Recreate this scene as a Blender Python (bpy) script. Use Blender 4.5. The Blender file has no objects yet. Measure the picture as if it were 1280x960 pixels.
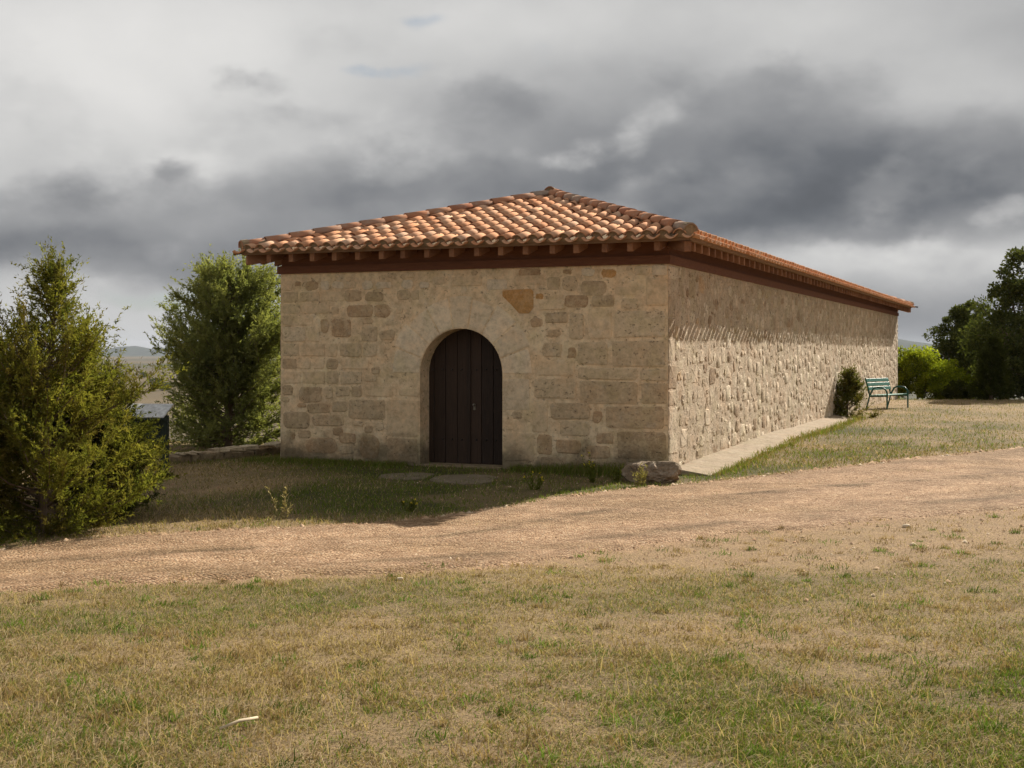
import bpy, bmesh, math, random
import numpy as np
from mathutils import Vector, Matrix, Euler

rnd = random.Random(7)
RNG = np.random.default_rng(11)
SC = bpy.context.scene
COL = SC.collection
R = math.radians

# ------------------------------------------------------------------ camera
EYE = 1.86
FPX, HORIZON = 1600.0, 438.0            # focal length in pixels of a 1280 px wide frame
cam_d = bpy.data.cameras.new('camera')
cam = bpy.data.objects.new('camera', cam_d)
COL.objects.link(cam)
cam.location = (0, 0, EYE)
cam.rotation_euler = (R(90), 0, 0)
cam_d.sensor_width = 36.0
cam_d.lens = 36.0 * FPX / 1280.0
cam_d.shift_y = -(480.0 - HORIZON) / 1280.0
cam_d.clip_start = 0.1
cam_d.clip_end = 30000
SC.camera = cam

# ------------------------------------------------------------------ light and exposure
SUN_EL, SUN_AZ = R(30.4), R(36.0)       # sun stands behind the chapel, to the right
world = bpy.data.worlds.new('World')
SC.world = world
world.use_nodes = True
sun_d = bpy.data.lights.new('sun', 'SUN')
sun_d.energy = 5.0
sun_d.angle = R(0.55)
sun_d.color = (1.0, 0.93, 0.82)
sun = bpy.data.objects.new('sun', sun_d)
COL.objects.link(sun)
sdir = Vector((math.sin(SUN_AZ) * math.cos(SUN_EL), math.cos(SUN_AZ) * math.cos(SUN_EL), math.sin(SUN_EL)))
sun.rotation_euler = sdir.to_track_quat('Z', 'Y').to_euler()
sun.location = (20, 30, 30)
SC.view_settings.view_transform = 'Standard'
SC.view_settings.look = 'None'
SC.view_settings.gamma = 1.0
SC.view_settings.exposure = 0.82
SC.view_settings.use_curve_mapping = False


# ------------------------------------------------------------------ node helpers
class NT:
    """short hand for building node trees"""
    def __init__(self, tree):
        self.t = tree
        self.L = tree.links

    def n(self, typ, **kw):
        nd = self.t.nodes.new(typ)
        for k, v in kw.items():
            setattr(nd, k, v)
        return nd

    def put(self, sock, v):
        if isinstance(v, bpy.types.NodeSocket):
            self.L.new(v, sock)
        else:
            try:
                sock.default_value = v
            except Exception:
                sock.default_value = (*v, 1.0)

    def m(self, op, a, b=None, c=None, clamp=False):
        nd = self.n('ShaderNodeMath', operation=op, use_clamp=clamp)
        self.put(nd.inputs[0], a)
        if b is not None:
            self.put(nd.inputs[1], b)
        if c is not None:
            self.put(nd.inputs[2], c)
        return nd.outputs[0]

    def vm(self, op, a, b=None):
        nd = self.n('ShaderNodeVectorMath', operation=op)
        self.put(nd.inputs[0], a)
        if b is not None:
            self.put(nd.inputs[1], b)
        return nd.outputs[0]

    def noise(self, vec, scale, detail=4, rough=0.55, dist=0.0, color=False):
        nd = self.n('ShaderNodeTexNoise')
        self.put(nd.inputs['Vector'], vec)
        nd.inputs['Scale'].default_value = scale
        nd.inputs['Detail'].default_value = detail
        nd.inputs['Roughness'].default_value = rough
        nd.inputs['Distortion'].default_value = dist
        return nd.outputs['Color' if color else 'Fac']

    def ramp(self, fac, stops, interp='LINEAR'):
        nd = self.n('ShaderNodeValToRGB')
        cr = nd.color_ramp
        cr.interpolation = interp
        while len(cr.elements) < len(stops):
            cr.elements.new(0.5)
        for e, (p, c) in zip(cr.elements, stops):
            e.position = p
            e.color = (*c, 1.0) if len(c) == 3 else c
        self.put(nd.inputs[0], fac)
        return nd.outputs[0]

    def mix(self, fac, a, b, blend='MIX'):
        nd = self.n('ShaderNodeMix', data_type='RGBA', blend_type=blend)
        self.put(nd.inputs[0], fac)
        self.put(nd.inputs[6], a)
        self.put(nd.inputs[7], b)
        return nd.outputs[2]

    def maprange(self, v, a, b, c=0.0, d=1.0, smooth=True):
        nd = self.n('ShaderNodeMapRange')
        nd.interpolation_type = 'SMOOTHSTEP' if smooth else 'LINEAR'
        nd.clamp = True if not smooth else nd.clamp
        self.put(nd.inputs[0], v)
        for i, x in enumerate((a, b, c, d)):
            nd.inputs[i + 1].default_value = x
        return nd.outputs[0]


# ------------------------------------------------------------------ sky: clear gaps (Nishita) behind broken cloud
def build_sky():
    w = NT(world.node_tree)
    world.node_tree.nodes.clear()
    tc = w.n('ShaderNodeTexCoord')
    d = w.vm('NORMALIZE', tc.outputs['Generated'])
    sep = w.n('ShaderNodeSeparateXYZ')
    w.L.new(d, sep.inputs[0])
    x, y, z = sep.outputs
    sky = w.n('ShaderNodeTexSky', sky_type='NISHITA', sun_disc=False)
    sky.sun_elevation = SUN_EL
    sky.sun_rotation = SUN_AZ
    sky.air_density = 1.0
    sky.dust_density = 0.3
    sky.ozone_density = 1.2
    clear = w.vm('SCALE', sky.outputs[0])
    clear.node.inputs['Scale'].default_value = 0.05
    # angular coordinates in degrees
    az = w.m('MULTIPLY', w.m('ARCTAN2', x, y), 57.29578)
    el = w.m('MULTIPLY', w.m('ARCSINE', z), 57.29578)
    # flattened direction: cloud bases stretch along the horizon
    sq = w.n('ShaderNodeCombineXYZ')
    w.L.new(x, sq.inputs[0]); w.L.new(y, sq.inputs[1])
    w.L.new(w.m('MULTIPLY', z, 1.6), sq.inputs[2])
    flat = sq.outputs[0]
    k = math.degrees(1 / FPX)

    def shifted(d):
        return w.vm('ADD', flat, d)

    def billow(vec, scale, det=5):
        """cauliflower field, about 0..1"""
        return w.m('MULTIPLY_ADD', w.m('SUBTRACT', w.noise(vec, scale, det, 0.54), 0.5), 1.7, 0.5)

    warp = w.noise(flat, 9.0, 7, 0.55, color=True)
    wsep = w.n('ShaderNodeSeparateXYZ')
    w.L.new(warp, wsep.inputs[0])

    def warped(amount):
        return (w.m('MULTIPLY_ADD', w.m('SUBTRACT', wsep.outputs[0], 0.5), amount * 1.6, az),
                w.m('MULTIPLY_ADD', w.m('SUBTRACT', wsep.outputs[1], 0.5), amount, el))

    def lobes(lst, acc, co):
        for (px, py, rx, ry, amp, tilt) in lst:
            a0 = math.degrees(math.atan((px - 640) / FPX))
            e0 = math.degrees(math.atan((HORIZON - py) / FPX * math.cos(R(a0))))
            da = w.m('SUBTRACT', co[0], a0)
            de = w.m('MULTIPLY_ADD', da, -tilt, w.m('SUBTRACT', co[1], e0))
            q = w.m('ADD', w.m('POWER', w.m('ABSOLUTE', w.m('DIVIDE', da, rx * k)), 2.0),
                    w.m('POWER', w.m('ABSOLUTE', w.m('DIVIDE', de, ry * k)), 2.0))
            acc = w.m('MULTIPLY_ADD', w.m('EXPONENT', w.m('MULTIPLY', q, -1.0)), amp, acc)
        return acc

    soft, crisp = warped(2.6), warped(3.6)
    # 1 the high, soft deck
    big = w.noise(flat, 2.6, 4, 0.5)
    b = w.m('MULTIPLY_ADD', w.m('SUBTRACT', big, 0.5), 0.35, 0.62)
    b = w.m('ADD', b, w.m('MULTIPLY', w.m('SUBTRACT', w.noise(flat, 7.0, 6, 0.5), 0.5), 0.34))
    b = lobes(SKY_DECK, b, soft)
    deck = w.ramp(b, CLOUD_RAMP)
    # 2 gaps of clear sky in it
    g = w.m('MULTIPLY', w.m('SUBTRACT', w.noise(shifted((7.3, 2.2, 5.5)), 6.0, 7, 0.6, 0.3), 0.5), 1.6)
    g = lobes(SKY_GAPS, g, soft)
    col = w.mix(w.maprange(g, 0.32, 0.85, 0.0, 0.7), deck, w.mix(0.6, clear, (0.175, 0.205, 0.235)))
    # 3 and 4 heaped cloud in front: bright heads, then grey bodies; rims to the upper left catch the light
    for lst, vec, sc, lo, hi, base, relief, opac in (
            (SKY_HEADS, shifted((1.3, 0.2, 2.1)), 9.0, 0.36, 0.72, 0.72, 2.4, 0.60),
            (SKY_BODIES, shifted((4.4, 3.1, 0.7)), 7.0, 0.34, 0.70, 0.34, 1.9, 0.82)):
        f = billow(vec, sc, 7)
        f1 = billow(w.vm('ADD', vec, (-0.020, 0.0, 0.034)), sc, 4)
        dens = lobes(lst, w.m('MULTIPLY_ADD', w.m('SUBTRACT', f, 0.5), 0.75, 0.14), crisp)
        alpha = w.m('MULTIPLY', w.maprange(dens, lo, hi), opac)
        shade = w.m('ADD', base, w.m('MULTIPLY', w.m('SUBTRACT', f, f1), relief * 0.32))
        shade = w.m('SUBTRACT', shade, w.m('MULTIPLY', w.maprange(dens, hi - 0.05, hi + 0.35), 0.24))
        col = w.mix(alpha, col, w.ramp(shade, CLOUD_RAMP))
    bg = w.n('ShaderNodeBackground')
    w.L.new(col, bg.inputs[0])
    bg.inputs[1].default_value = 1.0
    out = w.n('ShaderNodeOutputWorld')
    w.L.new(bg.outputs[0], out.inputs[0])


CLOUD_RAMP = [(0.0, (0.042, 0.046, 0.053)), (0.25, (0.086, 0.091, 0.100)), (0.45, (0.160, 0.163, 0.168)),
              (0.65, (0.275, 0.275, 0.274)), (0.85, (0.385, 0.381, 0.374)), (1.0, (0.45, 0.443, 0.432))]
# (centre px, py, half width, half height, amount, tilt)
SKY_DECK = [
    (150, 70, 330, 130, 0.30, 0.0), (640, 10, 360, 70, 0.14, 0.0), (1010, 30, 240, 50, 0.08, 0.0), (1190, 125, 110, 34, 0.12, 0.0),
    (640, 262, 620, 40, -0.12, 0.02), (1080, 212, 340, 64, -0.40, -0.06), (900, 262, 260, 34, -0.20, -0.08),
    (80, 300, 380, 30, -0.20, 0.02), (140, 326, 340, 18, -0.20, 0.0), (300, 350, 220, 12, -0.16, 0.0),
    (1120, 322, 210, 20, 0.22, -0.05), (1150, 400, 240, 40, -0.22, 0.0), (150, 405, 190, 26, 0.08, 0.0),
]
SKY_GAPS = [(455, 95, 80, 13, 0.60, 0.03), (690, 70, 90, 34, 0.45, -0.35), (520, 22, 34, 12, 0.40, 0.0),
            (210, 378, 130, 16, 0.75, 0.0), (1150, 395, 90, 30, 0.25, 0.0)]
SKY_HEADS = [(810, 150, 70, 34, 0.55, 0.0), (700, 195, 110, 26, 0.45, -0.08), (250, 190, 70, 60, 0.45, 0.0), (1200, 125, 80, 36, 0.45, 0.0),
             (1275, 262, 55, 26, 0.55, 0.0), (60, 130, 160, 70, 0.35, 0.0), (1110, 318, 150, 16, 0.4, -0.1), (420, 60, 90, 30, 0.3, 0.0), (480, 165, 120, 40, 0.38, 0.0), (560, 120, 90, 40, 0.34, 0.0), (370, 165, 60, 34, 0.34, 0.0), (130, 195, 90, 34, 0.36, 0.0), (960, 175, 110, 24, 0.30, 0.0), (80, 372, 120, 16, 0.34, 0.0)]
SKY_BODIES = [(1060, 215, 290, 52, 0.62, -0.08), (870, 262, 240, 36, 0.50, -0.10), (470, 240, 220, 56, 0.40, 0.05), (290, 120, 85, 30, 0.36, 0.0),
              (196, 212, 44, 26, 0.34, 0.0), (90, 262, 180, 40, 0.42, 0.0), (960, 105, 200, 55, 0.38, 0.0), (140, 320, 330, 20, 0.40, 0.0), (640, 130, 110, 40, 0.30, 0.0)]
build_sky()


# ------------------------------------------------------------------ noise on arrays
def vnoise(x, y, seed=0):
    x = np.asarray(x, float); y = np.asarray(y, float)
    xi = np.floor(x).astype(np.int64); yi = np.floor(y).astype(np.int64)
    fx = x - xi; fy = y - yi
    fx = fx * fx * (3 - 2 * fx); fy = fy * fy * (3 - 2 * fy)

    def h(a, b):
        v = (a * 374761393 + b * 668265263 + seed * 1442695041) & 0xffffffff
        v = ((v ^ (v >> 13)) * 1274126177) & 0xffffffff
        return ((v ^ (v >> 16)) & 0xffff) / 65535.0
    return (h(xi, yi) * (1 - fx) + h(xi + 1, yi) * fx) * (1 - fy) + (h(xi, yi + 1) * (1 - fx) + h(xi + 1, yi + 1) * fx) * fy


def fbm(x, y, seed=0, octv=4):
    s = 0; a = 0.5
    for o in range(octv):
        s = s + a * vnoise(np.asarray(x) * 2 ** o, np.asarray(y) * 2 ** o, seed + o * 17)
        a *= 0.5
    return s / (1 - 0.5 ** octv)


def sstep(a, b, v):
    t = np.clip((np.asarray(v, float) - a) / (b - a), 0, 1)
    return t * t * (3 - 2 * t)


# ------------------------------------------------------------------ terrain height
def H(x, y):
    x = np.asarray(x, float); y = np.asarray(y, float)
    z = 0.26 * (1 - sstep(2, 14, y))
    z = z + 0.08 * sstep(19.5, 27, y) * sstep(2.0, 4.0, x)
    z = z - 0.24 * sstep(-2.2, -6.5, x) * sstep(7, 12, y) * (1 - sstep(17, 21, y))
    z = z + 0.06 * sstep(2.0, 7.0, x) * sstep(8, 12, y) * (1 - sstep(22, 30, y))
    near = 1 - sstep(60, 140, np.hypot(x, y))
    chap = sstep(-4.6, -5.4, x) + sstep(18.2, 17.0, y)      # keep the building pad level
    z = z + 0.035 * (fbm(x / 2.3, y / 2.3, 5, 2) - 0.5) * near * np.clip(chap + sstep(2.4, 4, x), 0, 1)
    edge = 25.0 + 21.0 * sstep(-4.5, 2.0, x) + 2.5 * (vnoise(x / 9.0, 0 * x, 3) - 0.5)
    d = np.maximum(y - edge, 0)
    back = np.maximum(-18 - y, 0) + np.maximum(np.abs(x) - 60, 0)
    drop = 0.13 * np.sqrt(d * d + 16) - 0.52
    z = z - np.minimum(drop + 0.05 * back, 30 + 4 * (fbm(x / 400, y / 400, 9, 3) - 0.5))
    z = z + 4.0 * (fbm(x / 900.0, y / 900.0, 21, 3) - 0.5) * sstep(300, 1200, np.hypot(x, y))
    return z


def ray(px, py):
    return (px - 640) / FPX, (HORIZON - py) / FPX


def G(px, py):
    """where the line of sight through a point of the photograph meets the terrain"""
    a, b = ray(px, py)
    t = 10.0
    lo, hi = 2.0, 90.0
    for _ in range(60):
        t = 0.5 * (lo + hi)
        if EYE + b * t > float(H(a * t, t)):
            lo = t
        else:
            hi = t
    return a * t, t


def Hf(x, y):
    return float(H(x, y))


# ------------------------------------------------------------------ objects
def props(o, label=None, cat=None, group=None, kind=None):
    if label: o['label'] = label
    if cat: o['category'] = cat
    if group: o['group'] = group
    if kind: o['kind'] = kind
    return o


def empty(name, loc, rz=0.0, parent=None):
    o = bpy.data.objects.new(name, None)
    COL.objects.link(o)
    o.location = loc
    o.rotation_euler = (0, 0, rz)
    o.empty_display_size = 0.2
    o.parent = parent
    return o


def link(name, me, mat, parent=None, loc=(0, 0, 0), rot=(0, 0, 0)):
    o = bpy.data.objects.new(name, me)
    COL.objects.link(o)
    o.location = loc
    o.rotation_euler = rot
    o.parent = parent
    if mat and not me.materials:
        me.materials.append(mat)
    return o


def pymesh(name, verts, faces, smooth=False):
    me = bpy.data.meshes.new(name)
    me.from_pydata([tuple(v) for v in verts], [], [tuple(f) for f in faces])
    if smooth:
        me.polygons.foreach_set('use_smooth', [True] * len(me.polygons))
    me.update()
    return me


def npmesh(name, V, F, smooth=False, colors=None):
    """V (n,3), F (m,k) uniform faces"""
    V = np.asarray(V, np.float32); F = np.asarray(F, np.int32)
    me = bpy.data.meshes.new(name)
    m, k = F.shape
    me.vertices.add(len(V)); me.vertices.foreach_set('co', V.ravel())
    me.loops.add(m * k); me.loops.foreach_set('vertex_index', F.ravel())
    me.polygons.add(m)
    me.polygons.foreach_set('loop_start', np.arange(0, m * k, k, dtype=np.int32))
    me.polygons.foreach_set('loop_total', np.full(m, k, np.int32))
    if smooth:
        me.polygons.foreach_set('use_smooth', np.ones(m, bool))
    me.update(calc_edges=True)
    if colors is not None:
        at = me.color_attributes.new('Col', 'FLOAT_COLOR', 'POINT')
        c = np.ones((len(V), 4), np.float32); c[:, :3] = colors
        at.data.foreach_set('color', c.ravel())
    me.validate()
    return me


def bmmesh(name, bm, smooth=False):
    me = bpy.data.meshes.new(name)
    bmesh.ops.recalc_face_normals(bm, faces=bm.faces)
    bm.to_mesh(me)
    bm.free()
    if smooth:
        me.polygons.foreach_set('use_smooth', [True] * len(me.polygons))
    return me


def box(bm, x0, x1, y0, y1, z0, z1, bev=0.0, mtx=None):
    vs = [bm.verts.new(p) for p in ((x0, y0, z0), (x1, y0, z0), (x1, y1, z0), (x0, y1, z0),
                                    (x0, y0, z1), (x1, y0, z1), (x1, y1, z1), (x0, y1, z1))]
    fs = [bm.faces.new([vs[i] for i in f]) for f in ((3, 2, 1, 0), (4, 5, 6, 7), (0, 1, 5, 4), (1, 2, 6, 5), (2, 3, 7, 6), (3, 0, 4, 7))]
    if bev > 0:
        es = list({e for f in fs for e in f.edges})
        r = bmesh.ops.bevel(bm, geom=es, offset=bev, segments=1, affect='EDGES')
        vs = list({v for f in r['faces'] for v in f.verts} | {v for v in vs if v.is_valid})
    if mtx is not None:
        bmesh.ops.transform(bm, matrix=mtx, verts=[v for v in vs if v.is_valid])


def boxmesh(name, *a, bev=0.0):
    bm = bmesh.new()
    box(bm, *a, bev=bev)
    return bmmesh(name, bm)


def tube_arrays(path, radii, n=6, off=0):
    path = [Vector(p) for p in path]
    V, F = [], []
    for i, p in enumerate(path):
        d = (path[min(i + 1, len(path) - 1)] - path[max(i - 1, 0)]).normalized()
        u = d.orthogonal().normalized() if i == 0 else (u - d * u.dot(d)).normalized()
        v = d.cross(u)
        for k in range(n):
            a = 2 * math.pi * k / n
            V.append(p + (u * math.cos(a) + v * math.sin(a)) * radii[i])
    for i in range(len(path) - 1):
        for k in range(n):
            a = off + i * n + k; b = off + i * n + (k + 1) % n
            F.append((a, b, b + n, a + n))
    return V, F


# ------------------------------------------------------------------ materials
def newmat(name):
    m = bpy.data.materials.new(name)
    m.use_nodes = True
    t = NT(m.node_tree)
    m.node_tree.nodes.clear()
    out = t.n('ShaderNodeOutputMaterial')
    return m, t, out


def bsdf(t, out, col, rough=0.9, bump=None, bstr=0.5, bdist=0.02, spec=0.3, metal=0.0):
    p = t.n('ShaderNodeBsdfPrincipled')
    t.put(p.inputs['Base Color'], col)
    t.put(p.inputs['Roughness'], rough)
    p.inputs['Specular IOR Level'].default_value = spec
    p.inputs['Metallic'].default_value = metal
    if bump is not None:
        b = t.n('ShaderNodeBump')
        b.inputs['Strength'].default_value = bstr
        b.inputs['Distance'].default_value = bdist
        t.put(b.inputs['Height'], bump)
        t.L.new(b.outputs[0], p.inputs['Normal'])
    t.L.new(p.outputs[0], out.inputs[0])
    return p


def pos(t):
    return t.n('ShaderNodeNewGeometry').outputs['Position']


def rand01(t, k=1.0):
    """a random number per object and per loose piece"""
    o = t.n('ShaderNodeObjectInfo').outputs['Random']
    i = t.n('ShaderNodeNewGeometry').outputs['Random Per Island']
    return t.m('FRACT', t.m('ADD', t.m('MULTIPLY', o, k), t.m('MULTIPLY', i, 1.0)))


def stone_mat(name, stops, scale=1.0, pit=0.5, bstr=0.6, bdist=0.015, tint=0.35, rndmix=0.5, smear=0.0, grime=None):
    m, t, out = newmat(name)
    P = pos(t)
    n1 = t.noise(P, 3.2 * scale, 6, 0.6, 0.3)
    n2 = t.noise(P, 26 * scale, 6, 0.65)
    r = rand01(t)
    f = t.m('ADD', t.m('MULTIPLY', n1, 1 - rndmix), t.m('MULTIPLY', r, rndmix))
    f = t.m('ADD', f, t.m('MULTIPLY', t.m('SUBTRACT', n2, 0.5), tint))
    col = t.ramp(f, stops)
    pitn = t.noise(t.vm('MULTIPLY', P, (1, 1, 1.35)), 17 * scale, 5, 0.7)
    pits = t.maprange(pitn, 0.585, 0.66)
    col = t.mix(t.m('MULTIPLY', pits, pit), col, (0.10, 0.075, 0.05), 'MIX')
    # grey weathering bloom
    lich = t.maprange(t.noise(t.vm('ADD', P, (4, 9, 2)), 5.0 * scale, 6, 0.7), 0.54, 0.72)
    col = t.mix(t.m('MULTIPLY', lich, 0.35), col, (0.50, 0.45, 0.37))
    if smear:
        sm = t.maprange(t.m('ADD', t.noise(t.vm('ADD', P, (1, 3, 7)), 6.5, 8, 0.72), t.m('MULTIPLY', t.m('SUBTRACT', n2, 0.5), 0.35)), 0.47, 0.56)
        col = t.mix(t.m('MULTIPLY', sm, smear), col, t.ramp(n1, [(0.3, (0.51, 0.39, 0.25)), (0.7, (0.64, 0.50, 0.335))]))
    mot = t.noise(t.vm('ADD', P, (5, 2, 8)), 2.4, 5, 0.6)
    col = t.mix(1.0, col, t.ramp(mot, [(0.36, (1.05, 0.995, 0.95)), (0.5, (1.0, 1.0, 1.0)), (0.62, (0.94, 0.95, 0.89))]), 'MULTIPLY')
    spk = t.noise(t.vm('ADD', P, (9, 9, 1)), 13.0 * scale, 7, 0.72)
    col = t.mix(1.0, col, t.ramp(spk, [(0.34, (0.76, 0.74, 0.71)), (0.5, (1.0, 1.0, 1.0)), (0.66, (1.16, 1.15, 1.13))]), 'MULTIPLY')
    if grime:
        sp = t.n('ShaderNodeSeparateXYZ')
        t.L.new(P, sp.inputs[0])
        gz = t.m('ADD', sp.outputs[2], t.m('MULTIPLY', t.m('SUBTRACT', t.noise(P, 2.3, 5, 0.65), 0.5), 1.1))
        gm = t.m('MULTIPLY', t.maprange(gz, 0.52, 0.05), grime)
        col = t.mix(gm, col, (0.06, 0.052, 0.032))
    h = t.m('ADD', t.m('MULTIPLY', n2, 0.5), t.m('MULTIPLY', t.noise(P, 70 * scale, 3, 0.6), 0.22))
    h = t.m('SUBTRACT', h, t.m('MULTIPLY', pits, 0.55 * pit))
    h = t.m('ADD', h, t.m('MULTIPLY', n1, 0.6))
    bsdf(t, out, col, 0.95, h, bstr, bdist, 0.15)
    return m


BUFF = [(0.1, (0.42, 0.31, 0.19)), (0.4, (0.51, 0.39, 0.25)), (0.65, (0.59, 0.46, 0.30)), (0.95, (0.65, 0.525, 0.36))]
M = {}
M['mortar'] = stone_mat('lime_mortar', [(0.2, (0.517, 0.380, 0.240)), (0.5, (0.706, 0.541, 0.350)), (0.8, (0.800, 0.667, 0.460))], 0.8, 0.6, 0.8, 0.014, 0.5, 0.0, grime=0.75)
M['stone'] = stone_mat('buff_limestone', BUFF, 1.0, 0.75, 0.8, 0.014, 0.5, 0.75, grime=0.75, smear=0.4)
M['voussoir'] = stone_mat('pale_arch_stone', [(0.1, (0.617, 0.496, 0.342)), (0.9, (0.777, 0.645, 0.470))], 0.8, 0.2, 0.35, 0.008, 0.2, 0.6, smear=0.2)
M['ashlar'] = stone_mat('smooth_limestone', [(0.1, (0.554, 0.415, 0.268)), (0.5, (0.669, 0.516, 0.333)), (0.95, (0.750, 0.586, 0.396))], 0.8, 0.25, 0.35, 0.008, 0.2, 0.35, grime=0.7, smear=0.45)
M['stone_pale'] = stone_mat('pale_limestone', [(0.1, (0.64, 0.53, 0.38)), (0.9, (0.72, 0.61, 0.46))], 1.0, 0.2, 0.4, 0.008, 0.3, 0.4, smear=0.1)
M['stone_brown'] = stone_mat('brown_sandstone', [(0.1, (0.356, 0.240, 0.139)), (0.9, (0.535, 0.373, 0.224))], 1.2, 0.7, 0.6, 0.012, 0.5, 0.4, grime=0.5, smear=0.5)
M['stone_ochre'] = stone_mat('ochre_sandstone', [(0.1, (0.425, 0.237, 0.088)), (0.9, (0.575, 0.338, 0.138))], 1.6, 0.2, 0.5, 0.01, 0.7, 0.2, smear=0.2)
M['stone_dark'] = stone_mat('weathered_dark_limestone', [(0.1, (0.336, 0.242, 0.146)), (0.9, (0.568, 0.422, 0.266))], 1.2, 0.8, 0.7, 0.015, 0.5, 0.4, grime=0.6, smear=0.55)
M['rubble'] = stone_mat('rubble_limestone', [(0.05, (0.30, 0.20, 0.12)), (0.2, (0.42, 0.32, 0.215)), (0.5, (0.55, 0.445, 0.32)), (0.75, (0.62, 0.51, 0.375)), (0.97, (0.72, 0.62, 0.48))], 1.0, 0.9, 1.0, 0.026, 0.4, 0.8)
M['rubble_mortar'] = stone_mat('rough_lime_mortar', [(0.2, (0.42, 0.325, 0.225)), (0.8, (0.60, 0.485, 0.355))], 1.1, 0.8, 1.0, 0.03, 0.4, 0.0)
M['concrete'] = stone_mat('old_concrete', [(0.2, (0.257, 0.198, 0.133)), (0.8, (0.387, 0.312, 0.225))], 1.0, 0.5, 0.8, 0.015, 0.5, 0.0)
M['flag'] = stone_mat('worn_flagstone', [(0.2, (0.121, 0.098, 0.065)), (0.8, (0.223, 0.181, 0.126))], 1.5, 0.6, 0.8, 0.015, 0.5, 0.0)
M['boulder'] = stone_mat('lichened_boulder', [(0.1, (0.13, 0.085, 0.055)), (0.5, (0.25, 0.185, 0.125)), (0.9, (0.42, 0.37, 0.31))], 1.5, 0.7, 1.0, 0.03, 0.6, 0.0)
M['pebble'] = stone_mat('limestone_pebble', [(0.1, (0.27, 0.16, 0.088)), (0.5, (0.40, 0.255, 0.148)), (0.8, (0.48, 0.33, 0.205)), (0.97, (0.62, 0.52, 0.39))], 1.0, 0.1, 0.3, 0.005, 0.2, 0.85)


def tile_mat(name, stops, lich):
    m, t, out = newmat(name)
    P = pos(t)
    r = rand01(t)
    n1 = t.noise(P, 5, 6, 0.65)
    f = t.m('ADD', r, t.m('MULTIPLY', t.m('SUBTRACT', n1, 0.5), 0.45))
    col = t.ramp(f, stops)
    l = t.maprange(t.noise(t.vm('ADD', P, (2, 5, 1)), 7.0, 7, 0.72), 0.5, 0.68)
    col = t.mix(t.m('MULTIPLY', l, lich), col, (0.40, 0.35, 0.285))
    d = t.maprange(t.noise(t.vm('ADD', P, (8, 1, 6)), 11.0, 6, 0.7), 0.6, 0.72)
    col = t.mix(t.m('MULTIPLY', d, 0.3), col, (0.2, 0.13, 0.09))
    bsdf(t, out, col, 1.0, t.noise(P, 60, 4, 0.6), 0.35, 0.004, 0.02)
    return m


M['tile'] = tile_mat('clay_roof_tile', [(0.0, (0.60, 0.35, 0.215)), (0.3, (0.59, 0.305, 0.17)), (0.55, (0.60, 0.33, 0.195)), (0.8, (0.55, 0.255, 0.132)), (1.0, (0.62, 0.40, 0.265))], 0.12)
M['cap'] = tile_mat('clay_ridge_tile', [(0.0, (0.30, 0.23, 0.18)), (0.4, (0.40, 0.18, 0.10)), (0.7, (0.42, 0.23, 0.14)), (1.0, (0.34, 0.13, 0.075))], 0.6)


def wood_mat(name, c0, c1, axis=(1, 1, 1), rough=0.8, bstr=0.3, grain=9.0):
    m, t, out = newmat(name)
    tc = t.n('ShaderNodeTexCoord').outputs['Object']
    r = rand01(t)
    v = t.vm('MULTIPLY', tc, axis)
    ofs = t.n('ShaderNodeCombineXYZ')
    t.put(ofs.inputs[0], t.m('MULTIPLY', r, 13.0)); t.put(ofs.inputs[2], t.m('MULTIPLY', r, 7.0))
    v = t.vm('ADD', v, ofs.outputs[0])
    n = t.noise(v, grain, 6, 0.65, 0.6)
    f = t.m('ADD', t.m('MULTIPLY', n, 0.75), t.m('MULTIPLY', r, 0.3))
    col = t.ramp(f, [(0.25, c0), (0.75, c1)])
    bsdf(t, out, col, rough, n, bstr, 0.004, 0.3)
    return m


M['wood_red'] = wood_mat('red_stained_timber', (0.085, 0.031, 0.015), (0.19, 0.074, 0.036), (0.6, 1, 4))
M['wood_rafter'] = wood_mat('weathered_rafter_timber', (0.16, 0.070, 0.036), (0.34, 0.17, 0.09), (2, 0.6, 2))
M['wood_fascia'] = wood_mat('weathered_eave_board', (0.15, 0.085, 0.045), (0.27, 0.17, 0.095), (0.5, 0.5, 5))
M['wood_door'] = wood_mat('dark_oak_door', (0.012, 0.007, 0.005), (0.058, 0.033, 0.020), (9, 9, 0.6), 0.7, 0.8, 6.0)
M['wood_stick'] = wood_mat('bleached_stick', (0.42, 0.33, 0.21), (0.62, 0.52, 0.37), (1, 5, 5))
M['bark'] = wood_mat('juniper_bark', (0.085, 0.055, 0.035), (0.20, 0.145, 0.10), (6, 6, 1.2), 0.95, 0.7)


def plain(name, c, rough=0.6, metal=0.0, var=0.25, scale=14.0, spec=0.4):
    m, t, out = newmat(name)
    n = t.noise(pos(t), scale, 5, 0.65)
    dark = tuple(x * (1 - var) for x in c); lite = tuple(min(1, x * (1 + var)) for x in c)
    bsdf(t, out, t.ramp(n, [(0.3, dark), (0.7, lite)]), rough, n, 0.15, 0.003, spec, metal)
    return m


M['green'] = plain('turquoise_bench_paint', (0.045, 0.20, 0.145), 0.5, var=0.35, scale=30)
M['iron'] = plain('dark_green_iron', (0.016, 0.085, 0.062), 0.45, var=0.3)
M['black_iron'] = plain('black_iron', (0.03, 0.026, 0.022), 0.45, 0.5)
M['brass'] = plain('worn_steel_plate', (0.18, 0.16, 0.13), 0.4, 0.7)
M['green_wood'] = plain('dark_green_timber', (0.016, 0.026, 0.018), 0.8)
M['sheet'] = plain('pale_galvanised_sheet', (0.50, 0.50, 0.49), 0.6, 0.0, 0.35)
M['mortar_fill'] = plain('eave_mortar', (0.25, 0.18, 0.11), 0.95, var=0.25, scale=20, spec=0.1)


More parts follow.
